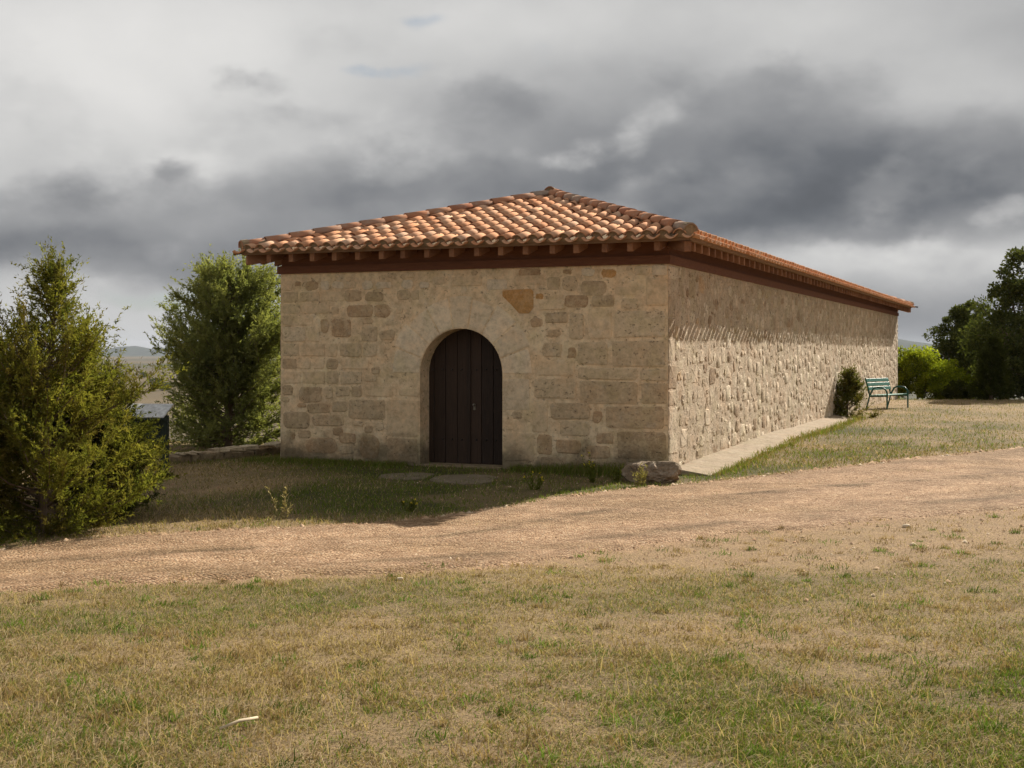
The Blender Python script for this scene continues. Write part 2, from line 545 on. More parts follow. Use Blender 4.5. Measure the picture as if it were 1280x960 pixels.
def leaf_mat(name, trans=0.35, rough=0.6):
    m, t, out = newmat(name)
    a = t.n('ShaderNodeAttribute', attribute_name='Col')
    d = t.n('ShaderNodeBsdfDiffuse')
    t.L.new(a.outputs['Color'], d.inputs[0])
    tr = t.n('ShaderNodeBsdfTranslucent')
    t.L.new(t.mix(1.0, a.outputs['Color'], (1.0, 1.05, 0.55), 'MULTIPLY'), tr.inputs[0])
    mx = t.n('ShaderNodeMixShader')
    mx.inputs[0].default_value = trans
    t.L.new(d.outputs[0], mx.inputs[1]); t.L.new(tr.outputs[0], mx.inputs[2])
    t.L.new(mx.outputs[0], out.inputs[0])
    return m


M['needle'] = leaf_mat('juniper_needles', 0.45)
M['leaf'] = leaf_mat('broad_leaves', 0.3)
M['lime_leaf'] = leaf_mat('sunlit_thin_leaves', 0.6)
M['grass'] = leaf_mat('grass_blades', 0.35)


# ------------------------------------------------------------------ ground and track layout
UP = [(-260, 735), (-120, 706), (0, 690), (100, 674), (220, 668), (350, 662), (480, 655), (560, 645), (640, 633), (700, 622), (780, 613), (860, 605), (1000, 590), (1150, 573), (1280, 560), (1400, 551)]
LO = [(-260, 765), (-120, 748), (0, 739), (200, 728), (400, 721), (560, 713), (640, 707), (740, 692), (900, 672), (1050, 655), (1280, 636), (1400, 626)]
UPW = np.array([G(*p) for p in UP]); LOW = np.array([G(*p) for p in LO])


def y_up(x):
    return np.interp(x, UPW[:, 0], UPW[:, 1]) + 0.22 * (fbm(np.asarray(x) * 1.3, np.asarray(x) * 0 + 3, 31) - 0.5)


def y_lo(x):
    return np.interp(x, LOW[:, 0], LOW[:, 1]) + 0.35 * (fbm(np.asarray(x) * 0.9, np.asarray(x) * 0 + 8, 33) - 0.5)


def track_in(x, y):
    """signed distance-like value, positive inside the track"""
    j = 0.5 * (fbm(np.asarray(x) * 2.2, np.asarray(y) * 2.2, 44, 4) - 0.5)
    return np.minimum(y - y_lo(x), y_up(x) - y) + j


def bare(x, y):
    """trodden bare soil, widest to the right of the track's near edge"""
    x = np.asarray(x, float); y = np.asarray(y, float)
    reach = 0.35 + 5.8 * sstep(-0.4, 3.6, x)
    d = (y_lo(x) - y) / reach
    b = sstep(1.05, 0.0, d) * (y < y_up(x))
    n = fbm(x * 0.9, y * 0.9, 61, 4)
    return np.clip(b * (0.45 + 1.3 * n) * 1.0 + 0.5 * sstep(0.60, 0.72, fbm(x * 0.5 + 9, y * 0.5, 77, 3)), 0, 1)


def green_amount(x, y):
    x = np.asarray(x, float); y = np.asarray(y, float)
    n = fbm(x * 0.55, y * 0.55, 91, 4)
    g = 0.20 + 1.6 * (n - 0.5)
    g = g + 0.46 * sstep(8.6, 5.6, y) * sstep(-1.6, 0.6, x)            # greener low ground by the camera
    a_line = 2.316 + (y - 19) * 0.386 / 0.922
    dw = x - a_line
    g = g + 0.34 * sstep(4.5, 0.8, dw) * sstep(16.6, 18.5, y) * (dw > -0.3) * sstep(36, 27, y)   # strip beside the long wall
    g = g + 0.9 * sstep(14.0, 15.3, y) * sstep(-4.6, -1.5, x) * (y < 21.4) * (x < 3)  # plot before the door: greener, also darkened to deepen the chapel's shadow
    lo = y_lo(x) - y
    g = g - 0.55 * sstep(3.6, 0.3, lo) * sstep(-0.6, 1.6, x) * (lo > -0.5)
    return np.clip(g, 0, 1)


# ------------------------------------------------------------------ ground sheet
def ground_material():
    m, t, out = newmat('meadow_ground')
    P = pos(t)
    sp = t.n('ShaderNodeSeparateXYZ'); t.L.new(P, sp.inputs[0])
    at = t.n('ShaderNodeAttribute', attribute_name='Col').outputs['Color']
    n1 = t.noise(P, 3.0, 7, 0.65)
    n2 = t.noise(P, 45.0, 6, 0.7)
    n3 = t.noise(t.vm('MULTIPLY', P, (160, 60, 60)), 1.0, 3, 0.6, 1.5)
    f = t.m('ADD', t.m('MULTIPLY', n2, 0.65), t.m('MULTIPLY', n3, 0.35))
    k = t.ramp(f, [(0.36, (0.40, 0.38, 0.35)), (0.5, (0.98, 0.98, 0.96)), (0.64, (1.6, 1.56, 1.45))])
    col = t.mix(1.0, at, k, 'MULTIPLY')
    col = t.mix(0.5, col, t.mix(1.0, col, t.ramp(n1, [(0.3, (0.7, 0.72, 0.7)), (0.7, (1.25, 1.2, 1.15))]), 'MULTIPLY'))
    h = t.m('ADD', n2, t.m('MULTIPLY', n3, 0.5))
    bsdf(t, out, col, 0.97, h, 0.9, 0.02, 0.1)
    return m


M['ground'] = ground_material()


def build_ground():
    def axis(fine0, fine1, step, far0, far1, g=1.12):
        a = list(np.arange(fine0, fine1 + 1e-6, step))
        s = step; v = fine1
        while v < far1:
            s *= g; v += s; a.append(v)
        s = step; v = fine0; b = []
        while v > far0:
            s *= g; v -= s; b.append(v)
        return np.array(b[::-1] + a)
    xs = axis(-11, 16, 0.16, -9000, 9000)
    ys = axis(3.2, 24, 0.16, -400, 12000)
    X, Y = np.meshgrid(xs, ys)
    Z = H(X, Y)
    nx, ny = len(xs), len(ys)
    V = np.stack([X, Y, Z], -1).reshape(-1, 3)
    i = np.arange(nx * ny).reshape(ny, nx)
    F = np.stack([i[:-1, :-1], i[:-1, 1:], i[1:, 1:], i[1:, :-1]], -1).reshape(-1, 4)
    # land colours: dry sward, greener sward, trodden soil; far fields in patches
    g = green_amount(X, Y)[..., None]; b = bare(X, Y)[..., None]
    tr = (sstep(-0.5, 0.1, np.minimum(Y - y_lo(X), y_up(X) - Y)) * (np.abs(X) < 30))[..., None]
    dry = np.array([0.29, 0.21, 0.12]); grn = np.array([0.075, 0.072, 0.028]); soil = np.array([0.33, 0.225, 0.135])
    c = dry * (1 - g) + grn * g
    c = c * (1 - 0.8 * b) + soil * 0.8 * b
    c = c * (1 - tr) + np.array([0.35, 0.23, 0.14]) * tr
    far = sstep(60, 260, np.hypot(X, Y))[..., None]
    fx = np.floor(X / 310 + 0.7 * vnoise(Y / 300, X / 500, 4)); fy = np.floor(Y / 240 + 0.5 * vnoise(X / 260, Y / 300, 8))
    hsh = vnoise(fx * 3.7 + 0.5, fy * 5.3 + 0.5, 12)[..., None]
    field = np.where(hsh < 0.35, np.array([0.06, 0.058, 0.03]), np.where(hsh < 0.7, np.array([0.13, 0.10, 0.06]), np.array([0.095, 0.078, 0.045])))
    field = field * (0.75 + 0.5 * fbm(X / 60, Y / 60, 15, 4))[..., None]
    wood = sstep(0.52, 0.6, fbm(X / 700, Y / 260, 18, 3))[..., None] * sstep(1500, 3000, Y)[..., None]
    field = field * (1 - wood) + np.array([0.05, 0.055, 0.03]) * wood
    c = c * (1 - far) + field * far
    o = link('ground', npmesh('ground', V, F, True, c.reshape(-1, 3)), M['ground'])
    props(o, 'dry grassy meadow ground around the stone chapel', None, kind='structure')


build_ground()


def build_track():
    m, t, out = newmat('gravel_track')
    P = pos(t)
    v = t.n('ShaderNodeTexVoronoi'); v.inputs['Scale'].default_value = 38.0
    t.L.new(P, v.inputs['Vector'])
    n1 = t.noise(P, 1.6, 6, 0.65)
    n2 = t.noise(P, 90, 4, 0.7)
    f = t.m('ADD', t.m('MULTIPLY', t.n('ShaderNodeSeparateColor').outputs[0], 0.0), n2)
    sc = t.n('ShaderNodeSeparateColor'); t.L.new(v.outputs['Color'], sc.inputs[0])
    f = t.m('ADD', t.m('MULTIPLY', sc.outputs[0], 0.55), t.m('MULTIPLY', n2, 0.45))
    col = t.ramp(f, [(0.2, (0.18, 0.10, 0.053)), (0.42, (0.33, 0.205, 0.117)), (0.62, (0.43, 0.28, 0.166)), (0.85, (0.55, 0.41, 0.28))])
    col = t.mix(0.8, col, t.mix(1.0, col, t.ramp(n1, [(0.36, (0.68, 0.64, 0.58)), (0.64, (1.14, 1.12, 1.1))]), 'MULTIPLY'))
    n4 = t.noise(t.vm('MULTIPLY', P, (0.35, 1.0, 1.0)), 0.9, 5, 0.6)
    col = t.mix(t.maprange(n4, 0.42, 0.62), col, t.mix(1.0, col, (0.80, 0.80, 0.74), 'MULTIPLY'))
    col = t.mix(1.0, col, t.n('ShaderNodeAttribute', attribute_name='Col').outputs['Color'], 'MULTIPLY')
    h = t.m('ADD', t.m('SUBTRACT', 0.6, v.outputs['Distance']), t.m('MULTIPLY', n2, 0.4))
    bsdf(t, out, col, 0.95, h, 1.0, 0.02, 0.15)
    M['track'] = m
    st = 0.07
    xs = np.arange(-13, 22, st); ys = np.arange(8.5, 26, st)
    X, Y = np.meshgrid(xs, ys)
    TI = track_in(X, Y)
    inside = TI > -0.2
    # wheel ruts and the crown between them
    mid = 0.5 * (y_lo(X) + y_up(X)); half = 0.5 * (y_up(X) - y_lo(X)) + 1e-3
    q = (Y - mid) / half
    rut = np.exp(-((q - 0.45) / 0.16) ** 2) + np.exp(-((q + 0.4) / 0.2) ** 2) - 1.6 * np.exp(-((q - 0.12 - 0.1 * np.sin(X * 0.6)) / 0.055) ** 2) * sstep(1.0, 3.0, X)
    Z = H(X, Y) + np.clip(TI * 0.14, -0.02, 0.022) - 0.010 * rut * sstep(0, 0.3, TI) + 0.014 * (fbm(X * 3, Y * 3, 71, 3) - 0.5)
    idx = np.arange(X.size).reshape(X.shape)
    keep = inside[:-1, :-1] & inside[1:, :-1] & inside[:-1, 1:] & inside[1:, 1:]
    F = np.stack([idx[:-1, :-1], idx[:-1, 1:], idx[1:, 1:], idx[1:, :-1]], -1)[keep]
    V = np.stack([X, Y, Z], -1).reshape(-1, 3)
    used = np.unique(F); mp = np.zeros(len(V), np.int64); mp[used] = np.arange(len(used))
    # packed wheel strips are paler and pinker, the loose ridges between them browner
    wr = np.exp(-((q - 0.48) / 0.14) ** 2) + np.exp(-((q + 0.30) / 0.17) ** 2)
    rid = (np.exp(-((q - 0.12 - 0.1 * np.sin(X * 0.6)) / 0.075) ** 2) + 0.8 * np.exp(-((q + 0.68) / 0.08) ** 2)) * sstep(0.42, 0.58, fbm(X * 1.1, Y * 2.2, 401, 3))
    cc = (np.array([1.0, 1.0, 1.0]) * np.ones(X.shape + (1,)) * (0.96 + 0.14 * wr[..., None])) * (1 - rid[..., None] * np.array([0.46, 0.46, 0.52]))
    o = link('track', npmesh('track', V[used], mp[F], True, cc.reshape(-1, 3)[used]), M['track'])
    props(o, 'pinkish gravel track crossing in front of the chapel', None, kind='structure')


build_track()


# ------------------------------------------------------------------ the chapel
CX, CY = 2.316, 19.0
DR = Vector((0.386, 0.9225)).normalized()        # along the long wall, away from the camera
DF = Vector((DR.y, -DR.x))                         # along the front, to the right
HW = 3.37                                          # half width
LEN = 31.5
WT = 3.15                                          # wall top
OV = 0.45                                          # eave overhang
ROT = math.atan2(DF.y, DF.x)
FC = Vector((CX, CY)) - DF * HW                    # middle of the front wall
chapel = empty('stone_chapel', (FC.x, FC.y, 0.0), ROT)
props(chapel, 'long low stone chapel with arched dark door and hipped clay tile roof', 'chapel')


def front_uv(px, py):
    """point of the front wall seen at a point of the photograph"""
    a, b = ray(px, py)
    t = (CX * DR.x + CY * DR.y) / (a * DR.x + DR.y)
    p = Vector((a * t, t)) - FC
    return p.dot(DF), EYE + b * t


DU0 = front_uv(525, 480)[0]; DU1 = front_uv(628, 480)[0]
DC = 0.5 * (DU0 + DU1); DRAD = 0.5 * (DU1 - DU0)
DTOP = front_uv(578, 410.5)[1]
SPR = DTOP - DRAD

# --- walls
def front_outline(n=22):
    pts = [(-HW, -0.5), (DC - DRAD, -0.5), (DC - DRAD, SPR)]
    for k in range(1, n):
        a = math.pi - math.pi * k / n
        pts.append((DC + DRAD * math.cos(a), SPR + DRAD * math.sin(a)))
    pts += [(DC + DRAD, SPR), (DC + DRAD, -0.5), (HW, -0.5), (HW, WT), (-HW, WT)]
    return pts


bm = bmesh.new()
fv = [bm.verts.new((u, 0, v)) for u, v in front_outline()]
f = bm.faces.new(fv)
r = bmesh.ops.extrude_face_region(bm, geom=[f])
bmesh.ops.translate(bm, verts=[g for g in r['geom'] if isinstance(g, bmesh.types.BMVert)], vec=(0, 0.5, 0))
bmesh.ops.triangulate(bm, faces=bm.faces[:])
front_wall = link('front_wall', bmmesh('front_wall', bm), M['mortar'], chapel)
front_wall['label'] = 'shaded front wall with arched doorway'


def side_wall(sign, name):
    """rough mortar skin on a solid core"""
    st = 0.055 if sign > 0 else 0.25
    ys = np.linspace(0.0, LEN, int(LEN / st) + 1); zs = np.linspace(-0.5, WT, int((WT + 0.5) / st) + 1)
    Yg, Zg = np.meshgrid(ys, zs)
    dsp = 0.012 * fbm(Yg * 5.0, Zg * 5.0, 101, 3) + 0.012 * vnoise(Yg * 15, Zg * 15, 55) ** 2
    dsp = dsp * np.clip(np.minimum(Yg, LEN - Yg) / 0.08, 0, 1) + 0.002
    Xg = sign * (HW + dsp)
    V = np.stack([Xg, Yg, Zg], -1).reshape(-1, 3)
    nz, ny = Yg.shape
    i = np.arange(nz * ny).reshape(nz, ny)
    q = [i[:-1, :-1], i[:-1, 1:], i[1:, 1:], i[1:, :-1]]
    if sign < 0:
        q = q[::-1]
    F = np.stack(q, -1).reshape(-1, 4)
    nb = len(V)
    core = [(sign * x, y, z) for x in (HW - 0.5, HW + 0.0005) for y in (0.52, LEN) for z in (-0.5, WT)]
    V = np.vstack([V, core])
    cf = [(0, 1, 3, 2), (4, 6, 7, 5), (0, 2, 6, 4), (1, 5, 7, 3), (0, 4, 5, 1), (2, 3, 7, 6)]
    F = np.vstack([F, [[nb + k for k in c] for c in cf]])
    return link(name, npmesh(name, V, F, False), M['rubble_mortar'], chapel)


side_wall_r = side_wall(1, 'side_wall')
side_wall_r['label'] = 'long rough rubble wall in raking sunlight'
side_wall_l = side_wall(-1, 'side_wall')
back_wall = link('back_wall', boxmesh('back_wall', -HW + 0.5, HW - 0.5, LEN - 0.5, LEN - 0.002, -1.5, WT), M['mortar'], chapel)


# --- stones
def poly_rect(u0, v0, u1, v1, rad, jit, rg, n=4):
    w, h = u1 - u0, v1 - v0
    rad = min(rad, 0.45 * min(w, h))
    pts = []
    for cx_, cy_, a0 in ((u1 - rad, v1 - rad, 0), (u0 + rad, v1 - rad, 90), (u0 + rad, v0 + rad, 180), (u1 - rad, v0 + rad, 270)):
        for k in range(n):
            a = R(a0 + 90 * k / (n - 1))
            pts.append((cx_ + rad * math.cos(a) + rg.uniform(-jit, jit), cy_ + rad * math.sin(a) + rg.uniform(-jit, jit)))
    return pts


def stone_arrays(pts, depth, rg, dome=0.5, rough=0.0):
    """a stone face: outline (u, v) swelling outwards by depth; returns verts in (u, out, v)"""
    n = len(pts)
    cu = sum(p[0] for p in pts) / n; cv = sum(p[1] for p in pts) / n
    V, F = [], []
    for s, o in ((1.0, -0.012), (0.985, depth * 0.55), (0.86, depth * (0.9 + 0.1 * (1 - dome)))):
        for (u, v) in pts:
            V.append((cu + (u - cu) * s, o + (rg.uniform(-rough, rough) if o > 0 else 0), cv + (v - cv) * s))
    V.append((cu, depth + rg.uniform(0, rough), cv))
    for ring in range(2):
        for k in range(n):
            a = ring * n + k; b = ring * n + (k + 1) % n
            F.append((a, b, b + n)); F.append((a, b + n, a + n))
    for k in range(n):
        F.append((2 * n + k, 2 * n + (k + 1) % n, 3 * n))
    return V, F, (cu, cv)


def place_front(pts, depth, mat, rg, parent, name='stone', dome=0.3, rough=0.002):
    V, F, (cu, cv) = stone_arrays(pts, depth, rg, dome, rough)
    V = [(u - cu, -o, v - cv) for u, o, v in V]
    me = pymesh(name, V, F, False)
    return link(name, me, mat, parent, (cu, -0.001, cv))


rg = random.Random(21)
occupied = []


def claim(u0, v0, u1, v1):
    occupied.append((u0, v0, u1, v1))


def free(u0, v0, u1, v1, tol=0.0):
    for a0, b0, a1, b1 in occupied:
        if u0 < a1 - tol and u1 > a0 + tol and v0 < b1 - tol and v1 > b0 + tol:
            return False
    return True


# stones of the front that stand out, at their places: (x0, y0, x1, y1, material, corner radius)
NOTABLE = [
    (401, 351, 412, 362, 'stone_pale', .05), (415, 352, 430, 361, 'stone_pale', .06), (453, 351, 466, 362, 'stone_pale', .06),
    (470, 352, 490, 361, 'stone_pale', .05), (502, 350, 517, 361, 'stone_pale', .06), (524, 352, 537, 360, 'stone_pale', .06),
    (434, 381, 466, 396, 'stone_brown', .05), (468, 380, 488, 397, 'stone_brown', .12), (415, 399, 439, 421, 'stone_brown', .05),
    (401, 399, 410, 416, 'stone_brown', .04), (431, 363, 452, 376, 'stone', .05), (456, 365, 480, 377, 'stone', .08),
    (369, 352, 376, 358, 'stone_brown', .03), (608, 349, 634, 362, 'stone_pale', .04), (648, 336, 676, 344, 'stone_brown', .04),
    (670, 367, 679, 374, 'stone_ochre', .04), (684, 346, 700, 362, 'stone', .05), (703, 345, 722, 364, 'stone', .08), (726, 351, 758, 369, 'stone', .08),
    (712, 392, 730, 424, 'stone', .05), (808, 347, 836, 382, 'ashlar', .04), (727, 335, 744, 346, 'stone_pale', .06), (752, 336, 770, 347, 'stone_ochre', .06),
    (793, 333, 812, 344, 'stone', .05), (815, 331, 836, 344, 'stone_pale', .04), (706, 369, 735, 384, 'stone_brown', .05), (740, 369, 768, 384, 'stone', .05),
    (374, 483, 402, 503, 'stone_dark', .08), (405, 483, 416, 498, 'stone', .04), (372, 504, 383, 509, 'stone_brown', .04),
    (384, 504, 413, 516, 'stone_dark', .06), (415, 501, 434, 515, 'stone', .05), (390, 518, 430, 533, 'stone_dark', .08),
    (354, 515, 387, 535, 'stone', .08), (416, 534, 429, 544, 'stone_brown', .05), (372, 538, 389, 547, 'stone_dark', .05),
    (382, 547, 421, 566, 'stone_brown', .10), (424, 541, 445, 554, 'stone_brown', .06), (424, 557, 442, 568, 'stone', .06),
    (450, 544, 474, 573, 'stone_brown', .12), (436, 499, 482, 524, 'stone', .05), (456, 532, 466, 541, 'stone_dark', .04), (440, 526, 455, 532, 'stone', .04),
    (470, 527, 480, 538, 'stone', .04), (356, 560, 378, 576, 'stone', .06),
    (484, 548, 522, 578, 'stone_dark', .05), (484, 500, 523, 545, 'ashlar', .03),
    (672, 543, 690, 568, 'stone_brown', .05), (695, 549, 726, 567, 'stone_brown', .07), (732, 557, 763, 573, 'stone_brown', .06),
    (741, 513, 752, 529, 'stone_brown', .06), (771, 540, 833, 574, 'stone_dark', .05), (676, 571, 708, 594, 'stone_dark', .05),
    (714, 575, 745, 597, 'stone_dark', .06), (745, 541, 767, 555, 'stone_brown', .05), (630, 541, 668, 576, 'ashlar', .04), (750, 577, 780, 597, 'stone_dark', .06),
    (668, 473, 720, 498, 'stone', .04), (725, 477, 797, 505, 'stone', .04), (688, 503, 737, 524, 'stone', .05), (757, 508, 830, 536, 'stone_dark', .05),
    (802, 479, 834, 505, 'stone', .03), (765, 426, 832, 459, 'stone', .04), (722, 460, 797, 474, 'stone', .04), (800, 462, 834, 476, 'stone', .03),
    (700, 527, 738, 545, 'stone', .05), (672, 450, 718, 470, 'ashlar', .04), (665, 503, 684, 540, 'ashlar', .04),
    (768, 388, 832, 422, 'stone', .05), (735, 388, 764, 424, 'ashlar', .05), (722, 428, 760, 456, 'stone', .05),
]
for x0, y0, x1, y1, mk, cr in NOTABLE:
    u0, v1 = front_uv(x0, 0.5 * (y0 + y0)); u1 = front_uv(x1, y0)[0]
    um = 0.5 * (x0 + x1)
    v1 = front_uv(um, y0)[1]; v0 = front_uv(um, y1)[1]
    u0, u1 = max(u0, -HW + 0.015), min(u1, HW - 0.008)
    claim(u0, v0, u1, v1)
    place_front(poly_rect(u0, v0, u1, v1, cr, 0.010, rg), rg.uniform(0.006, 0.014), M[mk], rg, front_wall)
och = [front_uv(*p) for p in ((628, 363), (640, 362), (664, 361), (667, 364), (667, 385), (661, 392), (649, 392), (640, 382), (628, 370))]
place_front(och[::-1], 0.008, M['stone_ochre'], rg, front_wall, dome=0.1)
claim(min(p[0] for p in och), min(p[1] for p in och), max(p[0] for p in och), max(p[1] for p in och))

# voussoirs and jambs
NV = 9
for k in range(NV):
    a0 = math.pi * k / NV + 0.012; a1 = math.pi * (k + 1) / NV - 0.012
    r0, r1 = DRAD + 0.012, DRAD + rg.uniform(0.47, 0.56)
    aa = [a0 + (a1 - a0) * q / 3 for q in range(4)]
    pts = [(DC + r0 * math.cos(a), SPR + r0 * math.sin(a)) for a in aa] + [(DC + r1 * math.cos(a), SPR + r1 * math.sin(a)) for a in aa[::-1]]
    place_front(pts[::-1], 0.006, M['voussoir'], rg, front_wall, 'voussoir', 0.0, 0.0005)
for sgn in (-1, 1):
    v = -0.05
    for hgt in (0.52, 0.46, 0.50):
        wd = rg.uniform(0.42, 0.6)
        e0 = DC + sgn * (DRAD + 0.010); e1 = e0 + sgn * wd
        lo, hi = min(e0, e1), max(e0, e1)
        if v + hgt > SPR - 0.01:
            hgt = SPR - 0.015 - v
        if free(lo, v, hi, v + hgt, 0.06):
            place_front(poly_rect(lo, v, hi, v + hgt - 0.015, 0.02, 0.003, rg), 0.006, M['voussoir'], rg, front_wall, 'stone', 0.0, 0.0005)
            claim(lo, v, hi, v + hgt)
        v += hgt
claim(DC - DRAD - 0.02, -0.5, DC + DRAD + 0.02, SPR)
# courses between
v = -0.06
while v < WT - 0.10:
    hgt = rg.uniform(0.17, 0.34)
    if v + hgt > WT - 0.04:
        hgt = WT - 0.03 - v
    u = -HW + 0.015
    while u < HW - 0.12:
        wd = rg.uniform(0.22, 0.62)
        u1 = min(u + wd, HW - 0.01)
        cu, cv = 0.5 * (u + u1), v + hgt / 2
        inarch = any(math.hypot(p - DC, q - SPR) < DRAD + 0.60 for p in (u, u1, cu) for q in (v, v + hgt)) and v + hgt > SPR
        if not inarch and u1 - u > 0.13 and hgt > 0.09:
            placed = False
            for sh in (0.0, 0.12, 0.25):
                a0, a1 = u + 0.02 + sh * (u1 - u) * 0.5, u1 - 0.02 - sh * (u1 - u) * 0.5
                b0, b1 = v + 0.018 + sh * hgt * 0.5, v + hgt - 0.018 - sh * hgt * 0.5
                if free(a0, b0, a1, b1, 0.012):
                    mk = rg.choice(['stone', 'stone', 'ashlar', 'ashlar', 'stone'])
                    claim(a0, b0, a1, b1)
                    place_front(poly_rect(a0, b0, a1, b1, rg.uniform(0.02, 0.06), 0.010, rg), rg.uniform(0.004, 0.012), M[mk], rg, front_wall)
                    break
        u = u1
    v += hgt

# small packing stones in what is left
for _ in range(2600):
    w_, h_ = rg.uniform(0.10, 0.30), rg.uniform(0.07, 0.17)
    u = rg.uniform(-HW + 0.02, HW - 0.02 - w_); v = rg.uniform(0.0, WT - 0.02 - h_)
    if math.hypot(u + w_ / 2 - DC, v + h_ / 2 - SPR) < DRAD + 0.72 and v + h_ > SPR - 0.1:
        continue
    if free(u - 0.02, v - 0.02, u + w_ + 0.02, v + h_ + 0.02):
        claim(u, v, u + w_, v + h_)
        place_front(poly_rect(u, v, u + w_, v + h_, rg.uniform(0.02, 0.06), 0.012, rg), rg.uniform(0.003, 0.010), M[rg.choice(['stone', 'stone', 'ashlar', 'stone_brown'])], rg, front_wall)

# rubble of the long wall: near stones singly, the far ones joined
def rubble_cells(rg, fill):
    """stones thrown at random, big ones first, kept where they do not overlap; quoins at the near corner"""
    cells = []
    v = -0.04
    while v < WT - 0.2:
        hgt = min(rg.uniform(0.24, 0.40), WT - 0.02 - v)
        cells.append((0.004, v, rg.uniform(0.26, 0.52), v + hgt - 0.012, 0.03))
        v += hgt
    A = np.zeros((6000, 4)); n = 0
    for c in cells:
        A[n] = c[:4]; n += 1
    for (wa, wb, ha, hb, tries) in ((0.26, 0.44, 0.18, 0.30, int(2200 * fill)), (0.17, 0.30, 0.12, 0.22, int(7000 * fill)), (0.08, 0.18, 0.06, 0.14, int(14000 * fill))):
        for _ in range(tries):
            w_, h_ = rg.uniform(wa, wb), rg.uniform(ha, hb)
            y = rg.uniform(0.02, LEN - w_ - 0.005); v = rg.uniform(-0.05, WT - h_ - 0.015)
            B = A[:n]
            g = 0.008
            if np.any((B[:, 0] < y + w_ + g) & (B[:, 2] > y - g) & (B[:, 1] < v + h_ + g) & (B[:, 3] > v - g)):
                continue
            if n >= 5990:
                break
            A[n] = (y, v, y + w_, v + h_); n += 1
            cells.append((y, v, y + w_, v + h_, rg.uniform(0.04, 0.11)))
    cells.sort(key=lambda c: c[0] - 1.5 * (c[2] - c[0]))
    return cells


def rubble(sign, parent, near_to, seed, fill=1.0):
    rg = random.Random(seed)
    VV, FF = [], []
    near = 0
    for (y0, v0, y1, v1, rad) in rubble_cells(rg, fill):
        pts = poly_rect(y0, v0, y1, v1, rad, 0.016 if y0 > 0.01 else 0.004, rg, 3)
        V, F, (cu, cv) = stone_arrays(pts, rg.uniform(0.011, 0.022), rg, 0.45, 0.006)
        if near < 130 and y0 < near_to:
            me = pymesh('stone', [(sign * o, u - cu, w - cv) for u, o, w in V], F, False)
            mk = 'rubble'
            q = rg.random()
            if q < 0.04: mk = 'stone_brown'
            elif q < 0.06: mk = 'stone_pale'
            link('stone', me, M[mk], parent, (sign * HW, cu, cv))
            near += 1
        else:
            b = len(VV)
            VV += [(sign * (HW + o), u, w) for u, o, w in V]
            FF += [tuple(b + i for i in f) for f in F]
    o = link('rubble_stones', npmesh('rubble_stones', VV, FF), M['rubble'], parent)
    o['kind'] = 'stuff'


rubble(1, side_wall_r, 6.0, 5)
rubble(-1, side_wall_l, -1.0, 6, 0.4)

# concrete apron at the foot of the long wall
def local_to_world(x, y):
    p = FC + DF * x + DR * y
    return p.x, p.y


def apron():
    n = 64
    V, F = [], []
    prof = ((HW - 0.02, 0.10), (HW + 0.10, 0.085), (HW + 0.58, 0.02), (HW + 0.66, -0.03), (HW + 0.66, -0.25))
    for i in range(n + 1):
        y = 0.15 + (15.5) * i / n
        for k, (x, dz) in enumerate(prof):
            jx = 0.16 * (fbm(y * 1.3, k * 0.05, 7, 3) - 0.5) if 1 < k else 0
            wx, wy = local_to_world(HW + 0.6, y)
            V.append((x + jx, y, Hf(wx, wy) + dz + 0.012 * (vnoise(y * 3, k * 2.2, 9) - 0.5)))
    m = len(prof)
    for i in range(n):
        for k in range(m - 1):
            a = i * m + k
            F.append((a, a + 1, a + m + 1, a + m))
    F.append(tuple(range(m)))
    o = link('pavement', pymesh('pavement', V, F, False), M['concrete'], None, (FC.x, FC.y, 0), (0, 0, ROT))
    props(o, 'sloping concrete apron strip along the foot of the rubble wall', None, kind='structure')


apron()

# --- door
door = empty('door', (DC, 0.33, 0.0), 0, chapel)
door['label'] = 'dark double-leaf plank door'
PW = 2 * (DRAD + 0.12)
for side in (-1, 1):
    x0, x1 = (-PW / 2, -0.006) if side < 0 else (0.006, PW / 2)
    leaf = link('door_leaf', boxmesh('door_leaf', x0, x1, 0.035, 0.07, 0.03, DTOP + 0.12), M['wood_door'], door)
    n = 4
    for k in range(n):
        a = x0 + (x1 - x0) * k / n; b = x0 + (x1 - x0) * (k + 1) / n
        link('plank', boxmesh('plank', a + 0.004, b - 0.004, rnd.uniform(-0.004, 0.004), 0.035, 0.035, DTOP + 0.12, bev=0.006), M['wood_door'], leaf)
link('cover_strip', boxmesh('cover_strip', -0.035, 0.03, -0.022, -0.004, 0.035, DTOP + 0.1, bev=0.006), M['wood_door'], door)
for zz in (0.42, 1.55):
    for sx in (-1, 1):
        for q in range(4):
            bmm = bmesh.new()
            bmesh.ops.create_icosphere(bmm, subdivisions=1, radius=0.016)
            link('stud', bmmesh('stud', bmm, True), M['black_iron'], door, (sx * (0.13 + 0.17 * q), -0.008, zz))
link('lock_plate', boxmesh('lock_plate', 0.075, 0.115, -0.012, -0.003, 0.90, 1.0, bev=0.004), M['brass'], door)
bmm = bmesh.new()
bmesh.ops.create_icosphere(bmm, subdivisions=2, radius=0.025)
link('handle', bmmesh('handle', bmm, True), M['brass'], door, (0.095, -0.03, 0.985))
link('sill', boxmesh('sill', DC - DRAD + 0.003, DC + DRAD - 0.003, -0.06, 0.46, -0.2, 0.035, bev=0.012), M['stone_dark'], chapel)

